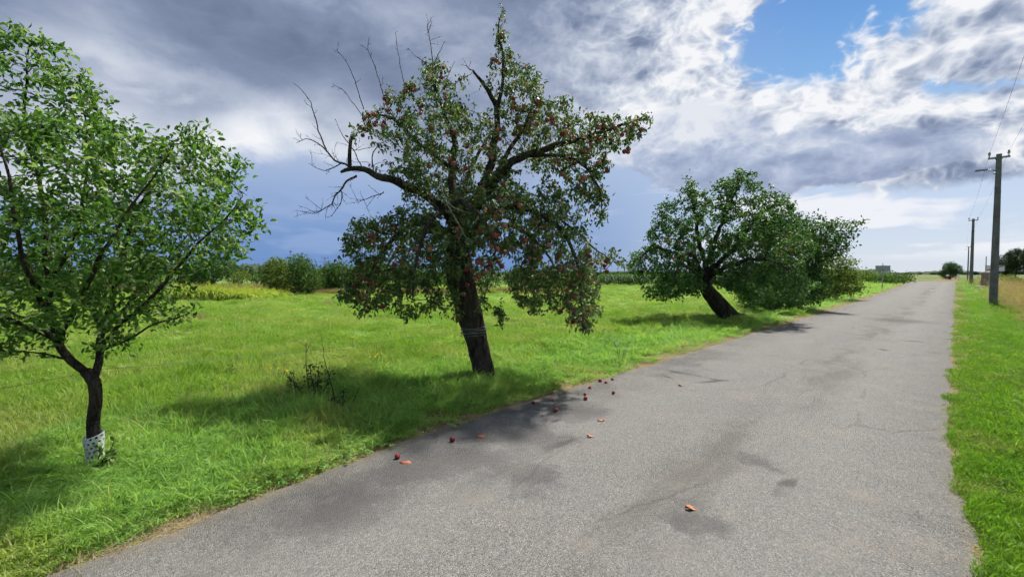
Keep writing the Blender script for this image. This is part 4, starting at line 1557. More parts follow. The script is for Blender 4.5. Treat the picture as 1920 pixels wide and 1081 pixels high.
def px_bush(name, label, cat, x, ybase, tops, depth, leaf, size, n_attr, step, **k):
    """a shrub whose foot is at photo pixel (x, ybase); tops = (cx, cy, rx, ry, weight) in photo pixels"""
    b = G(x, ybase)
    Y = b[1]
    th = math.atan2(b[0], b[1])
    bl = []
    for cx_, cy_, rx, ry, w in tops:
        p = P(cx_, cy_, Y) - b
        bl.append((p[0], p[1] + random.uniform(-.1, .1) * depth, p[2], rx * Y / FPX * math.cos(th), depth, ry * Y / FPX, w))
    return bush(name, label, cat, b, bl, leaf, size, n_attr, step, **k)


px_bush('roadside_tree', 'dense dark leafy tree behind the leaning apple tree', 'tree', 1480, 578,
        [(1490, 480, 60, 52, 3), (1480, 535, 62, 42, 3), (1435, 550, 40, 30, 1.5), (1530, 465, 24, 24, .9), (1552, 440, 9, 20, .35), (1560, 425, 6, 8, .12), (1505, 430, 14, 16, .3), (1460, 430, 36, 30, 1.4), (1520, 440, 8, 14, .2)], 1.9, M['leaf_dark'], .13, 1000, .17, stems=6, per=3.2, r0=.006, kind='full')
px_bush('roadside_bush', 'olive green bush ending the row of trees at the road edge', 'shrub', 1562, 562,
        [(1556, 520, 45, 38, 3), (1585, 525, 28, 26, 2), (1572, 498, 25, 22, .8), (1536, 545, 38, 20, 1.5), (1598, 540, 14, 14, 1)], 1.1, M['leaf_olive'], .15, 700, .22, stems=8, per=3.4, r0=.005)
px_bush('roadside_bush', 'low dark bush under the trees next to the leaning trunk', 'shrub', 1420, 586,
        [(1420, 560, 35, 22, 1), (1465, 562, 40, 20, 1)], 1.0, M['leaf_dark'], .13, 260, .17, stems=6, per=3.4, r0=.005)

# hedge at the far side of the meadow
px_bush('hedge_shrub', 'yellowish green rounded shrub at the left end of the far hedge', 'shrub', 522, 553, [(522, 520, 30, 32, 2), (515, 500, 18, 16, 1)], 1.3, M['leaf_olive'], .17, 320, .2, stems=6, group='hedge across the meadow')
px_bush('hedge_shrub', 'tallest bright green shrub in the far hedge', 'shrub', 565, 554, [(568, 520, 30, 34, 2), (560, 494, 15, 14, .7), (585, 530, 18, 22, 1)], 1.3, M['leaf_hedge'], .17, 340, .2, stems=6, group='hedge across the meadow')
px_bush('hedge_shrub', 'light green shrub in the far hedge below the distant pylon', 'shrub', 625, 551, [(622, 522, 30, 28, 2), (640, 512, 20, 20, 1)], 1.3, M['leaf_hedge'], .17, 320, .2, stems=6, group='hedge across the meadow')
px_bush('hedge_shrub', 'green hedge shrub seen through the left of the old apple crown', 'shrub', 690, 549, [(680, 520, 34, 26, 2), (712, 515, 28, 26, 1.4)], 1.3, M['leaf_hedge'], .18, 320, .2, stems=6, group='hedge across the meadow')
px_bush('hedge_shrub', 'dark hedge shrub behind the left side of the apple trunk', 'shrub', 770, 546, [(765, 520, 36, 24, 2), (800, 522, 30, 20, 1.4)], 1.3, M['leaf_dark'], .18, 300, .22, stems=6, group='hedge across the meadow')
px_bush('hedge_shrub', 'dark hedge shrub directly behind the apple trunk', 'shrub', 880, 543, [(850, 522, 36, 18, 2), (910, 522, 36, 18, 1.4)], 1.4, M['leaf_dark'], .2, 300, .25, stems=6, group='hedge across the meadow')
px_bush('hedge_shrub', 'green hedge shrub behind the right side of the apple trunk', 'shrub', 990, 540, [(975, 520, 36, 18, 2), (1030, 520, 36, 17, 1.4)], 1.4, M['leaf_hedge'], .2, 300, .25, stems=6, group='hedge across the meadow')
px_bush('hedge_shrub', 'last hedge shrub before the far maize field', 'shrub', 1088, 538, [(1085, 520, 28, 17, 2)], 1.4, M['leaf_hedge'], .22, 200, .25, stems=5, group='hedge across the meadow')
# shrubs behind the crop on the left
px_bush('garden_tree', 'dark green tree behind the plum crown above the yellow crop', 'tree', 385, 545, [(385, 510, 42, 26, 2), (350, 515, 36, 22, 1.2), (415, 505, 20, 22, 1)], 1.6, M['leaf_dark'], .2, 380, .24, stems=3, group='bushes at the meadow edge')
px_bush('garden_tree', 'green tree low behind the left part of the plum crown', 'tree', 255, 546, [(255, 505, 60, 34, 2), (200, 512, 50, 28, 1.2)], 1.8, M['leaf_hedge'], .2, 380, .26, stems=3, group='bushes at the meadow edge')
px_bush('garden_tree', 'green tree at the far left behind the plum trunk', 'tree', 90, 548, [(80, 505, 70, 34, 2), (10, 512, 60, 28, 1.2)], 1.8, M['leaf_hedge'], .2, 380, .26, stems=3, group='bushes at the meadow edge')
px_bush('garden_bush', 'light green low bush between plum crown and far hedge', 'shrub', 442, 540, [(440, 522, 16, 12, 1), (455, 516, 14, 9, .6)], 1.2, M['leaf_olive'], .2, 140, .26, stems=4, group='bushes at the meadow edge')
px_bush('garden_bush', 'small green bush left of the far hedge below the dark hill', 'shrub', 482, 536, [(478, 519, 18, 11, 1), (495, 521, 12, 9, .6)], 1.2, M['leaf_hedge'], .22, 140, .3, stems=4, group='bushes at the meadow edge')

# bushes and trees near the end of the road
px_bush('field_bush', 'reddish brown bush left of the road behind the sign', 'shrub', 1626, 533, [(1626, 521, 15, 11, 1)], 1.6, M['leaf_olive'], .2, 150, .28, stems=4, group='bushes at the end of the road')
px_bush('field_bush', 'bright green bush behind the sign post', 'shrub', 1660, 534, [(1655, 523, 20, 9, 1), (1675, 523, 16, 9, .8)], 1.6, M['leaf_hedge'], .2, 180, .28, stems=4, group='bushes at the end of the road')
px_bush('field_bush', 'green bush at the left edge where the road ends', 'shrub', 1694, 531, [(1692, 522, 13, 9, 1)], 1.6, M['leaf_hedge'], .2, 130, .28, stems=4, group='bushes at the end of the road')
px_bush('round_tree', 'round dark tree at the far end of the road', 'tree', 1784, 524, [(1780, 511, 19, 12, 2), (1790, 506, 15, 12, 1.4), (1781, 499, 10, 8, .7), (1770, 514, 9, 8, .5)], 1.8, M['leaf_dark'], .3, 380, .3, stems=1, trunk=.2, r0=.02, bark=M['bark_apple'])
for i, (x, yb, cy_, rx, ry, lab) in enumerate(((1884, 515, 496, 17, 19, 'dark tree just right of the near concrete pole top sign'), (1906, 516, 487, 18, 22, 'tall dark tree right of the near concrete pole at the frame edge'),
                                               (1940, 516, 484, 22, 26, 'rightmost dark tree cut by the frame edge'))):
    px_bush('field_tree', lab, 'tree', x, yb + 6, [(x, cy_, rx, ry, 2), (x + 5, cy_ + 10, rx * 1.1, ry * .7, 1)], 3.0, M['leaf_far'], .4, 300, .42, stems=1, trunk=.22, r0=.02, bark=M['bark_apple'], group='trees right of the road')
px_bush('pillar_bush', 'small dark bush at the foot of the stone pillar', 'shrub', 1851, 540, [(1852, 527, 8, 9, 1)], .5, M['leaf_dark'], .12, 110, .14, stems=4)
for x, yb, w, lab in ((1880, 534, 16, 'green weed bush behind the near pole in the dry grass'), (1905, 538, 18, 'brownish weed bush in the dry grass at the frame edge'), (1868, 528, 12, 'green bush below the town end sign')):
    px_bush('weed_bush', lab, 'shrub', x, yb, [(x, yb - 9, w, 8, 1)], 1.4, M['leaf_olive'], .14, 130, .2, stems=5, group='weeds right of the road')


# ---- maize, yellow crop, far woods
def crops():
    c1 = sources('maize_source', [corn_mesh('maize', 1.5, M['leaf_corn']) for _ in range(4)])
    pts = []
    y = 54.0
    while y < 64:
        x = 3.0 + random.random()
        while x < 60:
            pts.append((x + random.gauss(0, .06), y + random.gauss(0, .06)))
            x += .2
        y += .7
    p = np.array(pts)
    p = p[(p[:, 0] * RN[0] + p[:, 1] * RN[1]) > 6.5]
    n = len(p)
    scatter('maize_field', np.stack([p[:, 0], p[:, 1], terr(p[:, 0], p[:, 1])], 1), rotz(n, .05), np.stack([np.full(n, 1.2)] * 2 + [rng.uniform(.9, 1.08, n)], 1), c1, 4,
            'long green field of tall maize closing off the meadow', 'maize')
    c2 = sources('crop_source', [corn_mesh('crop', .75, M['leaf_yellow'], 8, .035, .45) for _ in range(4)])
    a, b_ = G(335, 560), G(500, 560)
    n = 1100
    x = rng.uniform(a[0], b_[0] + .6, n)
    y = rng.uniform(25.6, 29.8, n)
    y = np.where(rng.random(n) < .4, 25.2 + rng.random(n) * .8, y)
    t = (x - a[0]) / (b_[0] - a[0])
    h = np.clip(1.15 - .5 * t, .3, 1.2) * rng.uniform(.7, 1.1, n)
    k = rng.random(n) < np.where(t < .35, .6, 1)
    scatter('yellow_crop', np.stack([x, y, terr(x, y)], 1)[k], rotz(n, .12)[k], np.stack([np.ones(n), np.ones(n), h], 1)[k], c2, 4,
            'patch of yellow green leafy crop at the left edge of the meadow', 'crop')
    # bare reddish soil in front of it
    V, F = [], []
    for i in range(24):
        a_ = 2 * math.pi * i / 24
        V.append((SOIL_C[0] + 2.3 * math.cos(a_) * (1 + .2 * mnoise.noise((math.cos(a_), math.sin(a_), 2))), SOIL_C[1] + .75 * math.sin(a_) * (1 + .3 * mnoise.noise((math.cos(a_), 4, math.sin(a_)))), .16))
    me = bpy.data.meshes.new('bare_soil')
    V.append((SOIL_C[0], SOIL_C[1], .34))
    F = [(i, (i + 1) % 24, 24) for i in range(24)]
    m0 = len(V)
    V += [(v[0] * 1.0, v[1], -.05) for v in V[:24]]
    F += [(m0 + i, m0 + (i + 1) % 24, (i + 1) % 24, i) for i in range(24)]
    me.from_pydata(V, [], F)
    tag(obj('bare_soil', me, M['soil_red']), 'bank of bare reddish soil beside the yellow crop', 'soil', kind='structure')
    # dry grass strip behind the crop and single dry tufts in the meadow
    c3 = sources('tall_dry', [blades_mesh('tall_dry', 50, .3, .3, .8, .006, .4, M['straw'], seg=3) for _ in range(3)])
    n = 2600
    x = rng.uniform(-40, 6, n)
    y = rng.uniform(33.5, 41, n) + np.abs(x) * .05
    y2 = np.where(x > -17, 31.2 + rng.normal(0, .25, n) + (x + 17) * .26, y)
    scatter('hedge_foot_grass', np.stack([x, y2, terr(x, y2)], 1), rotz(n, .2), np.stack([np.full(n, 1.2)] * 2 + [np.where(x > -17, rng.uniform(.4, .8, n), rng.uniform(.7, 1.2, n))], 1), c3, 3,
            'dry pale grass strip along the foot of the far hedge', 'grass')
    for px, py, lab in ((615, 573, 'pale dry tuft of grass in the meadow below the far hedge'), (368, 604, 'pale dry tuft of grass beside the plum crown')):
        b2 = G(px, py)
        me = blades_mesh('dry_tuft', 160, .35, .2, .55, .005, .5, M['straw'], seg=3)
        tag(obj('dry_tuft', me, M['straw'], None, tuple(b2)), lab, 'grass tuft', 'dry tufts in the meadow')
    # far woods: many crowns seen as one dark band
    pos = []
    for i in range(5200):
        az = rng.uniform(-64, 62)
        D = rng.uniform(560, 760)
        h = 3.0 + 3.0 * (mnoise.noise((az * .16, 3, 1)) + .6 * mnoise.noise((az * .9, 7, 2)))
        if az < -22:
            h += 9 * math.exp(-((az + 33) / 9) ** 2)
        h = max(1.5, h)
        pos.append((D * math.sin(R(az)), D * math.cos(R(az)), h * (1 - .0 * rng.random()), h))
    V, F = [], []
    ico_v = np.array([(0, 0, 1), (.85, 0, .45), (.26, .81, .45), (-.69, .5, .45), (-.69, -.5, .45), (.26, -.81, .45), (1, 0, -.9), (.31, .95, -.9), (-.81, .59, -.9), (-.81, -.59, -.9), (.31, -.95, -.9)])
    ico_f = np.array([(0, 1, 2), (0, 2, 3), (0, 3, 4), (0, 4, 5), (0, 5, 1), (1, 6, 7), (1, 7, 2), (2, 7, 8), (2, 8, 3), (3, 8, 9), (3, 9, 4), (4, 9, 10), (4, 10, 5), (5, 10, 6), (5, 6, 1)])
    N = len(pos)
    p = np.array(pos)
    VV = np.repeat(ico_v[None], N, 0) * (1 + rng.normal(0, .16, (N, 11, 1)))
    w = rng.uniform(3, 6, N)
    hh = p[:, 3] * rng.uniform(.75, 1.05, N) / 1.9
    VV = VV * np.stack([w, w, hh], 1)[:, None, :] + np.stack([p[:, 0], p[:, 1], hh * .9], 1)[:, None, :]
    me = mesh_np('far_wood', VV.reshape(-1, 3), [(ico_f[None] + (np.arange(N) * 11)[:, None, None]).reshape(-1, 3)])
    attr(me, 'rnd', np.repeat(rng.random(N), 11))
    tag(obj('far_wood', me, M['leaf_far']), 'dark band of distant woods along the horizon', 'wood', kind='stuff')


crops()


# ------------------------------------------------------------------ poles, wires, signs
YAW = -RA + math.pi / 2      # local x along the road


def pole(px, pyb, pyt, lab, lamp):
    b = G(px, pyb)
    top_h = P(px, pyt, b[1])[2] - b[2]
    root = empty('utility_pole', b, lab, 'utility pole', 'concrete poles along the road')
    rz = math.pi / 2 - RA
    mb = MB()
    n = 10
    V, F = [], []
    lv = [(-.3, .19), (0, .185), (top_h * .5, .15), (top_h, .115)]
    for z, r_ in lv:
        for sx, sy in ((-1, -.8), (-.8, -1), (.8, -1), (1, -.8), (1, .8), (.8, 1), (-.8, 1), (-1, .8)):
            V.append((r_ * sx * .95, r_ * sy * .8, z))
    for i in range(len(lv) - 1):
        for k in range(8):
            F.append((i * 8 + k, i * 8 + (k + 1) % 8, (i + 1) * 8 + (k + 1) % 8, (i + 1) * 8 + k))
    F.append(tuple(24 + k for k in range(8)))
    mb.add(V, F)
    o = mb.build('shaft', M['concrete'], root)
    o.rotation_euler.z = rz
    # cross arm at right angles to the road
    arm = MB()
    arm.box((0, 0, top_h - .16), (.08, .72, .08))
    arm.box((.13, 0, top_h - .16), (.02, .24, .12))
    o = arm.build('cross_arm', M['metal'], root)
    o.rotation_euler.z = rz
    heads = []
    for sgn in (-1, 1):
        ins = MB()
        ins.lathe([(.02, 0), (.02, .1), (.055, .11), (.045, .17), (.05, .19), (.03, .26), (.008, .27)], 8)
        o = ins.build('insulator', M['porcelain'], root, True)
        o.location = (-math.cos(RA) * .31 * sgn, math.sin(RA) * .31 * sgn, top_h - .115)
        heads.append(b + np.array((-math.cos(RA) * .31 * sgn, math.sin(RA) * .31 * sgn, top_h + .1)))
    if lamp:
        L = MB()
        nl = Vector((RN[0], RN[1], 0))
        z = top_h - .68
        p0 = nl * .1 + Vector((0, 0, z - .08))
        L.tube([p0, nl * .22 + Vector((0, 0, z - .03)), nl * .34 + Vector((0, 0, z))], .025, 6)
        L.tube([nl * .05 + Vector((0, 0, z - .2)), nl * .16 + Vector((0, 0, z - .2))], .04, 6)
        a = L.build('lamp_arm', M['metal'], root, True)
        H = MB()
        c = nl * .56 + Vector((0, 0, z + .02))
        ang = math.atan2(nl.y, nl.x)
        H.box(c, (.46, .15, .05), ang, .82)
        H.box(c - Vector((0, 0, .04)), (.38, .11, .02), ang)
        H.build('lamp_head', M['metal'], a)
    return heads


h1 = pole(1862, 574, 289, 'near concrete pole with street lamp arm rising from dry grass', True)
h2 = pole(1820.5, 534, 410, 'middle concrete pole without lamp at the end of the verge', False)
h3 = pole(1814, 528, 462, 'farthest concrete pole with small lamp arm partly behind the middle pole', True)
h0 = [2 * h1[i] - h2[i] for i in range(2)]


def wire(a, b, sag, name, lab, cat, r_=.005, group=None, n=24):
    mb = MB()
    a, b = np.array(a), np.array(b)
    pts = [a + (b - a) * t + np.array((0, 0, -4 * sag * t * (1 - t))) for t in np.linspace(0, 1, n)]
    mb.tube(pts, r_, 5)
    return tag(mb.build(name, M['wire'], None, True), lab, cat, group)


for i, sd_ in ((1, 'left'), (0, 'right')):
    wire(h1[i], h0[i], .35, 'power_line', f'{sd_} overhead wire running from the near pole out of the top right of the frame', 'power line', .004, 'overhead wires')
    wire(h1[i], h2[i], .35, 'power_line', f'{sd_} overhead wire between the near and middle poles', 'power line', .004, 'overhead wires')
    wire(h2[i], h3[i], .3, 'power_line', f'{sd_} overhead wire between the middle and farthest poles', 'power line', .004, 'overhead wires')

# fence wire strung from tree to tree
wa, wb = P(190, 692, 3.7), P(878, 616, 6.75)
wire(wa, wb, .05, 'fence_wire', 'thin fence wire stretched between the plum and old apple trunks', 'wire', .0018)
wire(P(905, 612, 6.85), P(1330, 570, 15.3), .08, 'fence_wire', 'thin fence wire running from the old apple trunk to the leaning tree', 'wire', .0018)
wire(wa, P(-400, 770, 3.1), .05, 'fence_wire', 'thin fence wire leaving the plum trunk to the left', 'wire', .0018)
mb = MB()
for k in range(7):
    c = P(889 - k * .3, 612 + k * 2.6, float(G(906, 710)[1]))
    ph, tl = random.uniform(0, 6), random.uniform(-.03, .03)
    mb.tube([c + np.array((.2 * math.cos(t), .2 * math.sin(t), tl * math.sin(t + ph))) for t in np.linspace(0, 6.2, 28)], .005, 4, False)
tag(mb.build('wire_wrap', M['wire'], None, True), 'coil of old wire wound round the old apple trunk', 'wire')


def sign_back():
    b = G(1654, 541.5)
    root = empty('place_sign', b, 'grey back of a rectangular road sign on a single post left of the road', 'road sign')
    mb = MB()
    mb.tube([(0, 0, -.2), (0, 0, 2.25)], .035, 8)
    mb.build('post', M['metal'], root, True)
    p = MB()
    p.box((0, 0, 0), (.025, 1.0, .5))
    for z in (-.15, .15):
        p.box((-.02, 0, z), (.02, .9, .035))
    o = p.build('panel', M['sign_back'], root)
    o.location = (RD[0] * .06, RD[1] * .06, 2.02)
    o.rotation_euler.z = math.pi / 2 - RA + R(6)
    top = P(1654, 503, b[1])[2] - b[2]
    o.location.z = top


sign_back()


def end_sign():
    Y = 48.0
    c = P(1865.5, 503, Y)
    g = float(terr(c[0], c[1]))
    root = empty('town_end_sign', (c[0], c[1], g), 'white town end sign with red diagonal stripe behind the near pole', 'road sign')
    n2 = Vector((-RN[0], -RN[1], 0))
    fw = Vector((-RD[0], -RD[1], 0))
    z = c[2] - g
    for s_ in (-.45, .45):
        m_ = MB()
        m_.tube([n2 * s_ + Vector((0, 0, -.2)), n2 * s_ + Vector((0, 0, z))], .03, 8)
        m_.build('post', M['metal'], root, True)
    rz = math.atan2(n2.y, n2.x)
    p = MB()
    p.box((0, 0, 0), (1.45, .03, .66))
    o = p.build('panel', M['sign_white'], root)
    o.location = fw * .05 + Vector((0, 0, z))
    o.rotation_euler.z = rz
    q = MB()
    hw, hh, t = .7, .31, .055
    # front face is local -y or +y, whichever looks at the camera
    sy = -1 if (Vector((-math.sin(rz), math.cos(rz), 0)).dot(fw) < 0) else 1
    y = sy * .0185
    def strip(pts):
        q.add([(a, y, b_) for a, b_ in pts], [(0, 1, 2, 3)])
    strip([(-hw, -hh), (-hw + .13, -hh), (hw, hh - .04), (hw, hh)])
    strip([(-hw, -hh), (hw, hh), (hw - .13, hh), (-hw, -hh + .1)])
    q2 = MB()
    k = MB()
    for a0, b0, a1, b1 in ((-hw, hh - .02, hw, hh), (-hw, -hh, hw, -hh + .02), (-hw, -hh + .02, -hw + .02, hh - .02), (hw - .02, -hh + .02, hw, hh - .02)):
        k.add([(a0, y * 1.12, b0), (a1, y * 1.12, b0), (a1, y * 1.12, b1), (a0, y * 1.12, b1)], [(0, 1, 2, 3)])
    q.build('red_stripe', M['sign_red'], o)
    k.build('border', M['sign_black'], o)


end_sign()


def pillar():
    Y = 45.0
    c = G(1847, 541)
    Y = c[1]
    root = empty('stone_pillar', c, 'reddish stone pillar with a cap and thin metal spike beside the near pole', 'pillar')
    top = P(1847, 509, Y)[2] - c[2]
    mb = MB()
    mb.box((0, 0, .12), (.7, .7, .3), .5)
    mb.build('footing', M['plinth'], root)
    mb = MB()
    mb.box((0, 0, .27 + (top - .4) / 2), (.44, .44, top - .4), .5, .93)
    mb.build('shaft', M['plinth'], root)
    mb = MB()
    mb.box((0, 0, top - .07), (.62, .62, .1), .5)
    mb.box((0, 0, top + .02), (.42, .42, .06), .5, .6)
    mb.build('cap', M['pale_stone'], root)
    mb = MB()
    mb.tube([(0, 0, top), (0, 0, top + 1.3)], [.045, .03], 6)
    mb.build('spike', M['metal'], root)
    s = G(1837, 541.5)
    m2 = MB()
    m2.box((0, 0, .22), (.9, .45, .12), .5)
    o = m2.build('seat', M['pale_stone'])
    r2 = empty('stone_bench', s, 'low pale stone bench at the foot of the stone pillar', 'bench')
    o.parent = r2
    for k in (-.3, .3):
        m3 = MB()
        m3.box((k * math.cos(.5), k * math.sin(.5), .06), (.16, .36, .2), .5)
        m3.build('leg', M['pale_stone'], r2)


pillar()


def small_sign(px, py, lab):
    b = G(px, 526.5)
    root = empty('small_sign', b, lab, 'road sign', 'small signs under the round tree')
    z = P(px, py, b[1])[2] - b[2]
    mb = MB()
    mb.tube([(0, 0, -.2), (0, 0, z + .2)], .04, 6)
    mb.build('post', M['metal'], root)
    mb = MB()
    mb.box((0, -.06, z), (.62, .03, .5), -RA)
    mb.build('panel', M['sign_white'], root)


small_sign(1776, 516, 'left small white sign in front of the round dark tree')
small_sign(1797, 515.5, 'right small white sign beside the round dark tree')


def pylon():
    Y = 620.0
    b = P(610, 511, Y)
    b[2] = 0
    top = P(610, 483, Y)[2]
    root = empty('power_pylon', b, 'distant lattice power pylon on the horizon above the far hedge', 'pylon')
    mb = MB()
    w0, w1 = 2.6, .5
    for sx in (-1, 1):
        for sy in (-1, 1):
            mb.tube([(sx * w0, sy * w0, 0), (sx * w1, sy * w1, top)], .14, 4)
    for k in range(7):
        za, zb = top * k / 7, top * (k + 1) / 7
        wa_, wb_ = w0 + (w1 - w0) * k / 7, w0 + (w1 - w0) * (k + 1) / 7
        for s_ in (-1, 1):
            mb.tube([(-wa_ * s_, -wa_, za), (wb_ * s_, -wb_, zb)], .09, 4)
            mb.tube([(-wa_ * s_, wa_, za), (wb_ * s_, wb_, zb)], .09, 4)
    mb.build('tower', M['metal'], root)
    for z, hw in ((top * .98, 6.0), (top * .72, 9.0)):
        a = MB()
        a.tube([(-hw, 0, z), (hw, 0, z)], .13, 4)
        a.tube([(-hw, 0, z), (0, 0, z + 1.5), (hw, 0, z)], .12, 4)
        a.build('cross_arm', M['metal'], root)


pylon()

# pale road beyond the crest, and the earth track on the left
ribbon('side_road', [G(1700, 532)[:2] * 1.0 + RD * (38 + 9 * t) + (-RN) * (2 + 8 * t) for t in np.linspace(0, 3, 12)], 4.0, M['pale_road'], .06)
ribbon('field_track', [to_world(60 - 1.2 * t, 3.6 + 4.0 * t) for t in np.linspace(0, 2.4, 10)], 1.0, M['track'], .03)


# ------------------------------------------------------------------ fallen fruit, leaves, weeds
FALLEN = [(745, 861, 'lowest fallen red apple by the grass edge, beside a crushed one'), (848, 829, 'fallen red apple on the dark asphalt left of a crushed apple'),
          (1000, 757, 'small pale red fallen apple in the grass at the road edge'), (1037, 752, 'pale pink fallen apple in the dry edge straw'),
          (1042, 773, 'single bright red fallen apple lying out on the asphalt below the pair'), (1097, 741, 'upper apple of the fallen pair on the asphalt'),
          (1098, 750, 'lower apple of the fallen pair on the asphalt'), (1106, 728, 'fallen apple just above the pair at the road edge'),
          (1125, 715, 'left apple of the three fallen highest along the dry edge'), (1136, 718, 'middle apple of the three fallen highest along the dry edge'),
          (1148, 712, 'right apple of the three fallen highest along the dry edge'), (1150, 739, 'fallen apple lying furthest out on the asphalt to the right')]


def road_z(x, y):
    l = x * RN[0] + y * RN[1]
    t = min(max(l / RW, 0), 1)
    return float(terr(x, y)) + (.012 + .03 * math.sin(math.pi * t) if 0.03 < l < RW - .03 else .01)


for x, y, lab in FALLEN:
    p = G(x, y + 3)
    root = empty('fallen_apple', (p[0], p[1], road_z(p[0], p[1])), lab, 'apple', 'fallen apples')
    r_ = .027 * random.uniform(.8, 1.1)
    o = obj('fruit', APPLE_F, None, root, (0, 0, r_ * .9))
    o.scale = (r_, r_, r_ * .92)
    rot = (random.uniform(-1.2, 1.2), random.uniform(-1.2, 1.2), random.uniform(0, 6))
    o.rotation_euler = rot
    st = MB()
    st.tube([(0, 0, .55), (.1, 0, 1.0), (.25, .05, 1.25)], [.06, .05, .07], 4)
    st.build('stalk', M['stem'], o)

for x, y, lab in ((901, 822, 'crushed reddish apple on the dark asphalt'), (760, 872, 'flattened crushed apple nearest the camera by the left edge')):
    p = G(x, y)
    V, F = [], []
    n = 14
    for r_, z in ((1, 0), (.8, .35), (.35, .55)):
        for k in range(n):
            a = 2 * math.pi * k / n
            q = r_ * (1 + .3 * mnoise.noise((math.cos(a) * 2 + x, math.sin(a) * 2, r_)))
            V.append((q * .055 * math.cos(a), q * .035 * math.sin(a), z * .03 * (1 + .5 * mnoise.noise((a, x, z)))))
    V.append((0, 0, .012))
    for i in range(2):
        for k in range(n):
            F.append((i * n + k, i * n + (k + 1) % n, (i + 1) * n + (k + 1) % n, (i + 1) * n + k))
    for k in range(n):
        F.append((2 * n + k, 2 * n + (k + 1) % n, 3 * n))
    me = bpy.data.meshes.new('crushed_apple')
    me.from_pydata(V, [], F)
    tag(obj('crushed_apple', me, M['apple_flesh'], None, (p[0], p[1], road_z(p[0], p[1]))), lab, 'apple', 'crushed apples')

for x, y, sz, lab in ((1295, 965, .075, 'orange dead leaf lying nearest the camera beside a broken asphalt patch'), (1127, 795, .075, 'orange dead leaf on the asphalt above a fainter one'),
                      (1107, 826, .07, 'faint brown dead leaf on the asphalt below the brighter orange one'), (1277, 728, .08, 'small orange dead leaf far out on the asphalt'),
                      (1016, 783, .03, 'tiny reddish dead leaf left of the single fallen apple')):
    p = G(x, y)
    sz *= .5
    V, F = [], []
    nn_ = 7
    for i in range(nn_):
        t = i / (nn_ - 1)
        w = .36 * math.sin(math.pi * min(1, t * .93 + .05)) ** .8
        for k in (-1, 0, 1):
            V.append(((t - .5) * 2 * sz, k * w * sz * 1.5 * (1 + .25 * math.sin(9 * t + 2 * k)), sz * (.12 + .55 * abs(k) * (.5 + .5 * math.sin(5 * t + x)) + .1 * math.sin(4 * t))))
    for i in range(nn_ - 1):
        for k in range(2):
            a = i * 3 + k
            F.append((a, a + 1, a + 4, a + 3))
    me = bpy.data.meshes.new('dead_leaf')
    me.from_pydata(V, [], F)
    o = obj('dead_leaf', smooth(me), M['dead_leaf'], None, (p[0], p[1], road_z(p[0], p[1])))
    o.rotation_euler.z = random.uniform(-.4, .4)
    m_ = o.modifiers.new('thick', 'SOLIDIFY')
    m_.thickness = .001
    tag(o, lab, 'leaf', 'dead leaves on the road')


def small_shrub(x, y, stems, lab, leafn, h):
    """a bare-stemmed seedling with a dark leafy skirt"""
    b = G(x, y)
    root = empty('seedling_shrub', b, lab, 'shrub', 'seedlings in the grass')
    LV = []
    for dx, L, lean, leafy in stems:
        q = [np.array((dx, random.uniform(-.04, .04), -.03))]
        d = np.array((lean, random.uniform(-.1, .1), 1))
        d /= np.linalg.norm(d)
        for k in range(8):
            d = d + rng.normal(0, .06, 3)
            d /= np.linalg.norm(d)
            q.append(q[-1] + d * L / 8)
            if leafy and k > 1:
                LV += [(q[-1], d)] * leafn
        mb = MB()
        mb.tube(q, np.linspace(.009, .003, 9), 5, False)
        tw_ = MB()
        side_twigs(mb, q[2:], .003, 5 if leafy else 2, L * .35, .2, 1)
        mb.build('stem', M['twig'], root, True)
    n = len(LV)
    pp = np.array([q for q, _ in LV]) + rng.normal(0, .035, (n, 3))
    dd = np.array([d for _, d in LV]) * .3 + rng.normal(0, .6, (n, 3))
    tag(obj('foliage', leaves_mesh('foliage', pp, dd, rng.normal(0, .5, (n, 3)) + np.array((0, 0, .7)), rng.uniform(.025, .05, n), 'full', np.clip(rng.normal(.3, .25, n), 0, 1)), M['leaf_apple'], root), kind='stuff')


small_shrub(582, 750, [(-.02, .78, -.08, False), (.06, .5, .2, True), (.1, .44, .35, True), (.05, .38, .1, True), (-.08, .36, -.35, True), (-.12, .38, -.5, True), (.08, .5, .12, True)],
            'small dark leafy seedling shrub with a bare upright stem in the grass', 9, .6)
small_shrub(634, 770, [(0, .74, -.05, False), (.02, .26, .3, True), (-.02, .18, -.2, True), (.12, .34, .35, False)], 'thin bare seedling stem right of the leafy seedling', 8, .6)
small_shrub(434, 708, [(0, .2, .1, True), (.03, .16, -.4, True)], 'tiny seedling far left in the meadow above the shrub', 4, .2)


def broad_weed(x, y, n, L, lab):
    b = G(x, y)
    b[:2] += RN * .1
    b[2] = float(terr(b[0], b[1]))
    me_p, me_d, sz = [], [], []
    root = empty('road_edge_weed', b, lab, 'weed', 'broad leaved weeds at the road edge')
    mb = MB()
    for k in range(n):
        a = random.uniform(0, 6.28)
        r_ = L * random.uniform(.2, 1)
        e = np.array((r_ * math.cos(a), r_ * math.sin(a), random.uniform(.03, .07)))
        mb.tube([(0, 0, -.01), e * .5 + np.array((0, 0, .03)), e], .002, 3, False)
        for q in range(3):
            a2 = a + (q - 1) * 1.1
            me_p.append(e)
            me_d.append((math.cos(a2), math.sin(a2), random.uniform(-.1, .25)))
            sz.append(random.uniform(.024, .042))
    mb.build('stems', M['green_stem'], root)
    root.children[-1]['kind'] = 'stuff'
    N = len(me_p)
    me = leaves_mesh('leaves', np.array(me_p), np.array(me_d), rng.normal(0, .2, (N, 3)) + np.array((0, 0, 1)), np.array(sz), 'full', rng.random(N))
    me.transform(__import__('mathutils').Matrix.Identity(4))
    tag(obj('foliage', me, M['weed'], root), kind='stuff')


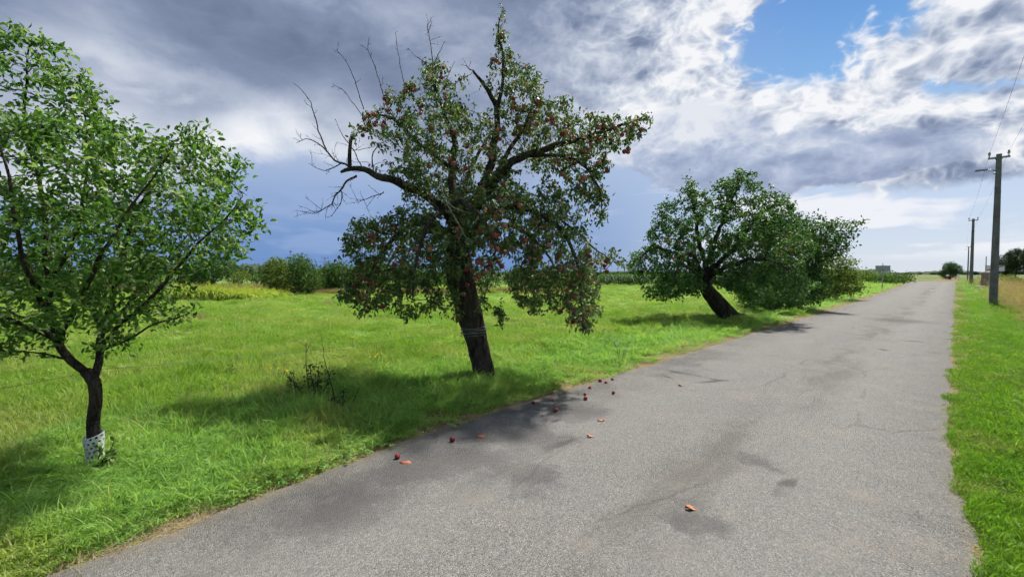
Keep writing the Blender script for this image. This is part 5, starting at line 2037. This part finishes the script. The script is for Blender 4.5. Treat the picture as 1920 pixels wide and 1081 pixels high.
for x, y, n, L, lab in ((432, 950, 7, .1, 'leftmost small broad leaved weed at the asphalt edge'), (474, 936, 8, .1, 'second small weed from the left at the asphalt edge'),
                        (522, 917, 16, .17, 'largest pale green weed at the asphalt edge'), (560, 905, 14, .16, 'weed just right of the largest pale green one'),
                        (600, 892, 12, .15, 'weed at the road edge below the bare seedling stem'), (650, 868, 14, .18, 'weed clump right of centre in the roadside grass edge'),
                        (690, 848, 12, .18, 'weed clump at the grass edge left of the lowest fallen apple'), (735, 843, 9, .12, 'weed just above the lowest fallen apple'),
                        (868, 805, 8, .1, 'weed at the road edge above the crushed apple'), (805, 815, 8, .1, 'weed at the road edge left of the crushed apple')):
    broad_weed(x, y, n, L, lab)


def flower_plant(x, y, h, lab, petal, n, name):
    b = G(x, y)
    root = empty(name, b, lab, 'flower', None)
    for k in range(n):
        a = random.uniform(0, 6.28)
        tip = np.array((.09 * math.cos(a) * random.random() * 2, .09 * math.sin(a), h * random.uniform(.65, 1)))
        mb = MB()
        mb.tube([(0, 0, 0), tip * .5 + rng.normal(0, .01, 3), tip], [.004, .003, .002], 4, False)
        side_twigs(mb, [np.zeros(3), tip * .5, tip], .0018, 4, h * .2, .3, 1)
        mb.build('stem', M['green_stem'], root, True)
        f = MB()
        nv = 10
        V = [(0, 0, .004)]
        for q in range(nv * 2):
            r_ = .022 if q % 2 else .012
            V.append((r_ * math.cos(q * math.pi / nv), r_ * math.sin(q * math.pi / nv), .006 if q % 2 else .002))
        f.add(V, [(0, 1 + q, 1 + (q + 1) % (nv * 2)) for q in range(nv * 2)])
        o = f.build('blossom', petal, root)
        o.location = tuple(tip)
        o.rotation_euler = (random.uniform(.4, 1.2), random.uniform(-.4, .4), random.uniform(-.5, .5))


flower_plant(1162, 690, .5, 'chicory with pale blue flowers at the right grass edge', M['chicory'], 5, 'chicory_plant')
for x, y, lab in ((662, 652, 'yellow flowers in the meadow left of the apple trunk'), (705, 690, 'yellow flowers at the left tip of the apple tree shadow'), (530, 722, 'single yellow flower left of the leafy seedling')):
    flower_plant(x, y, .28, lab, M['yellow_petal'], 4, 'yellow_flower')
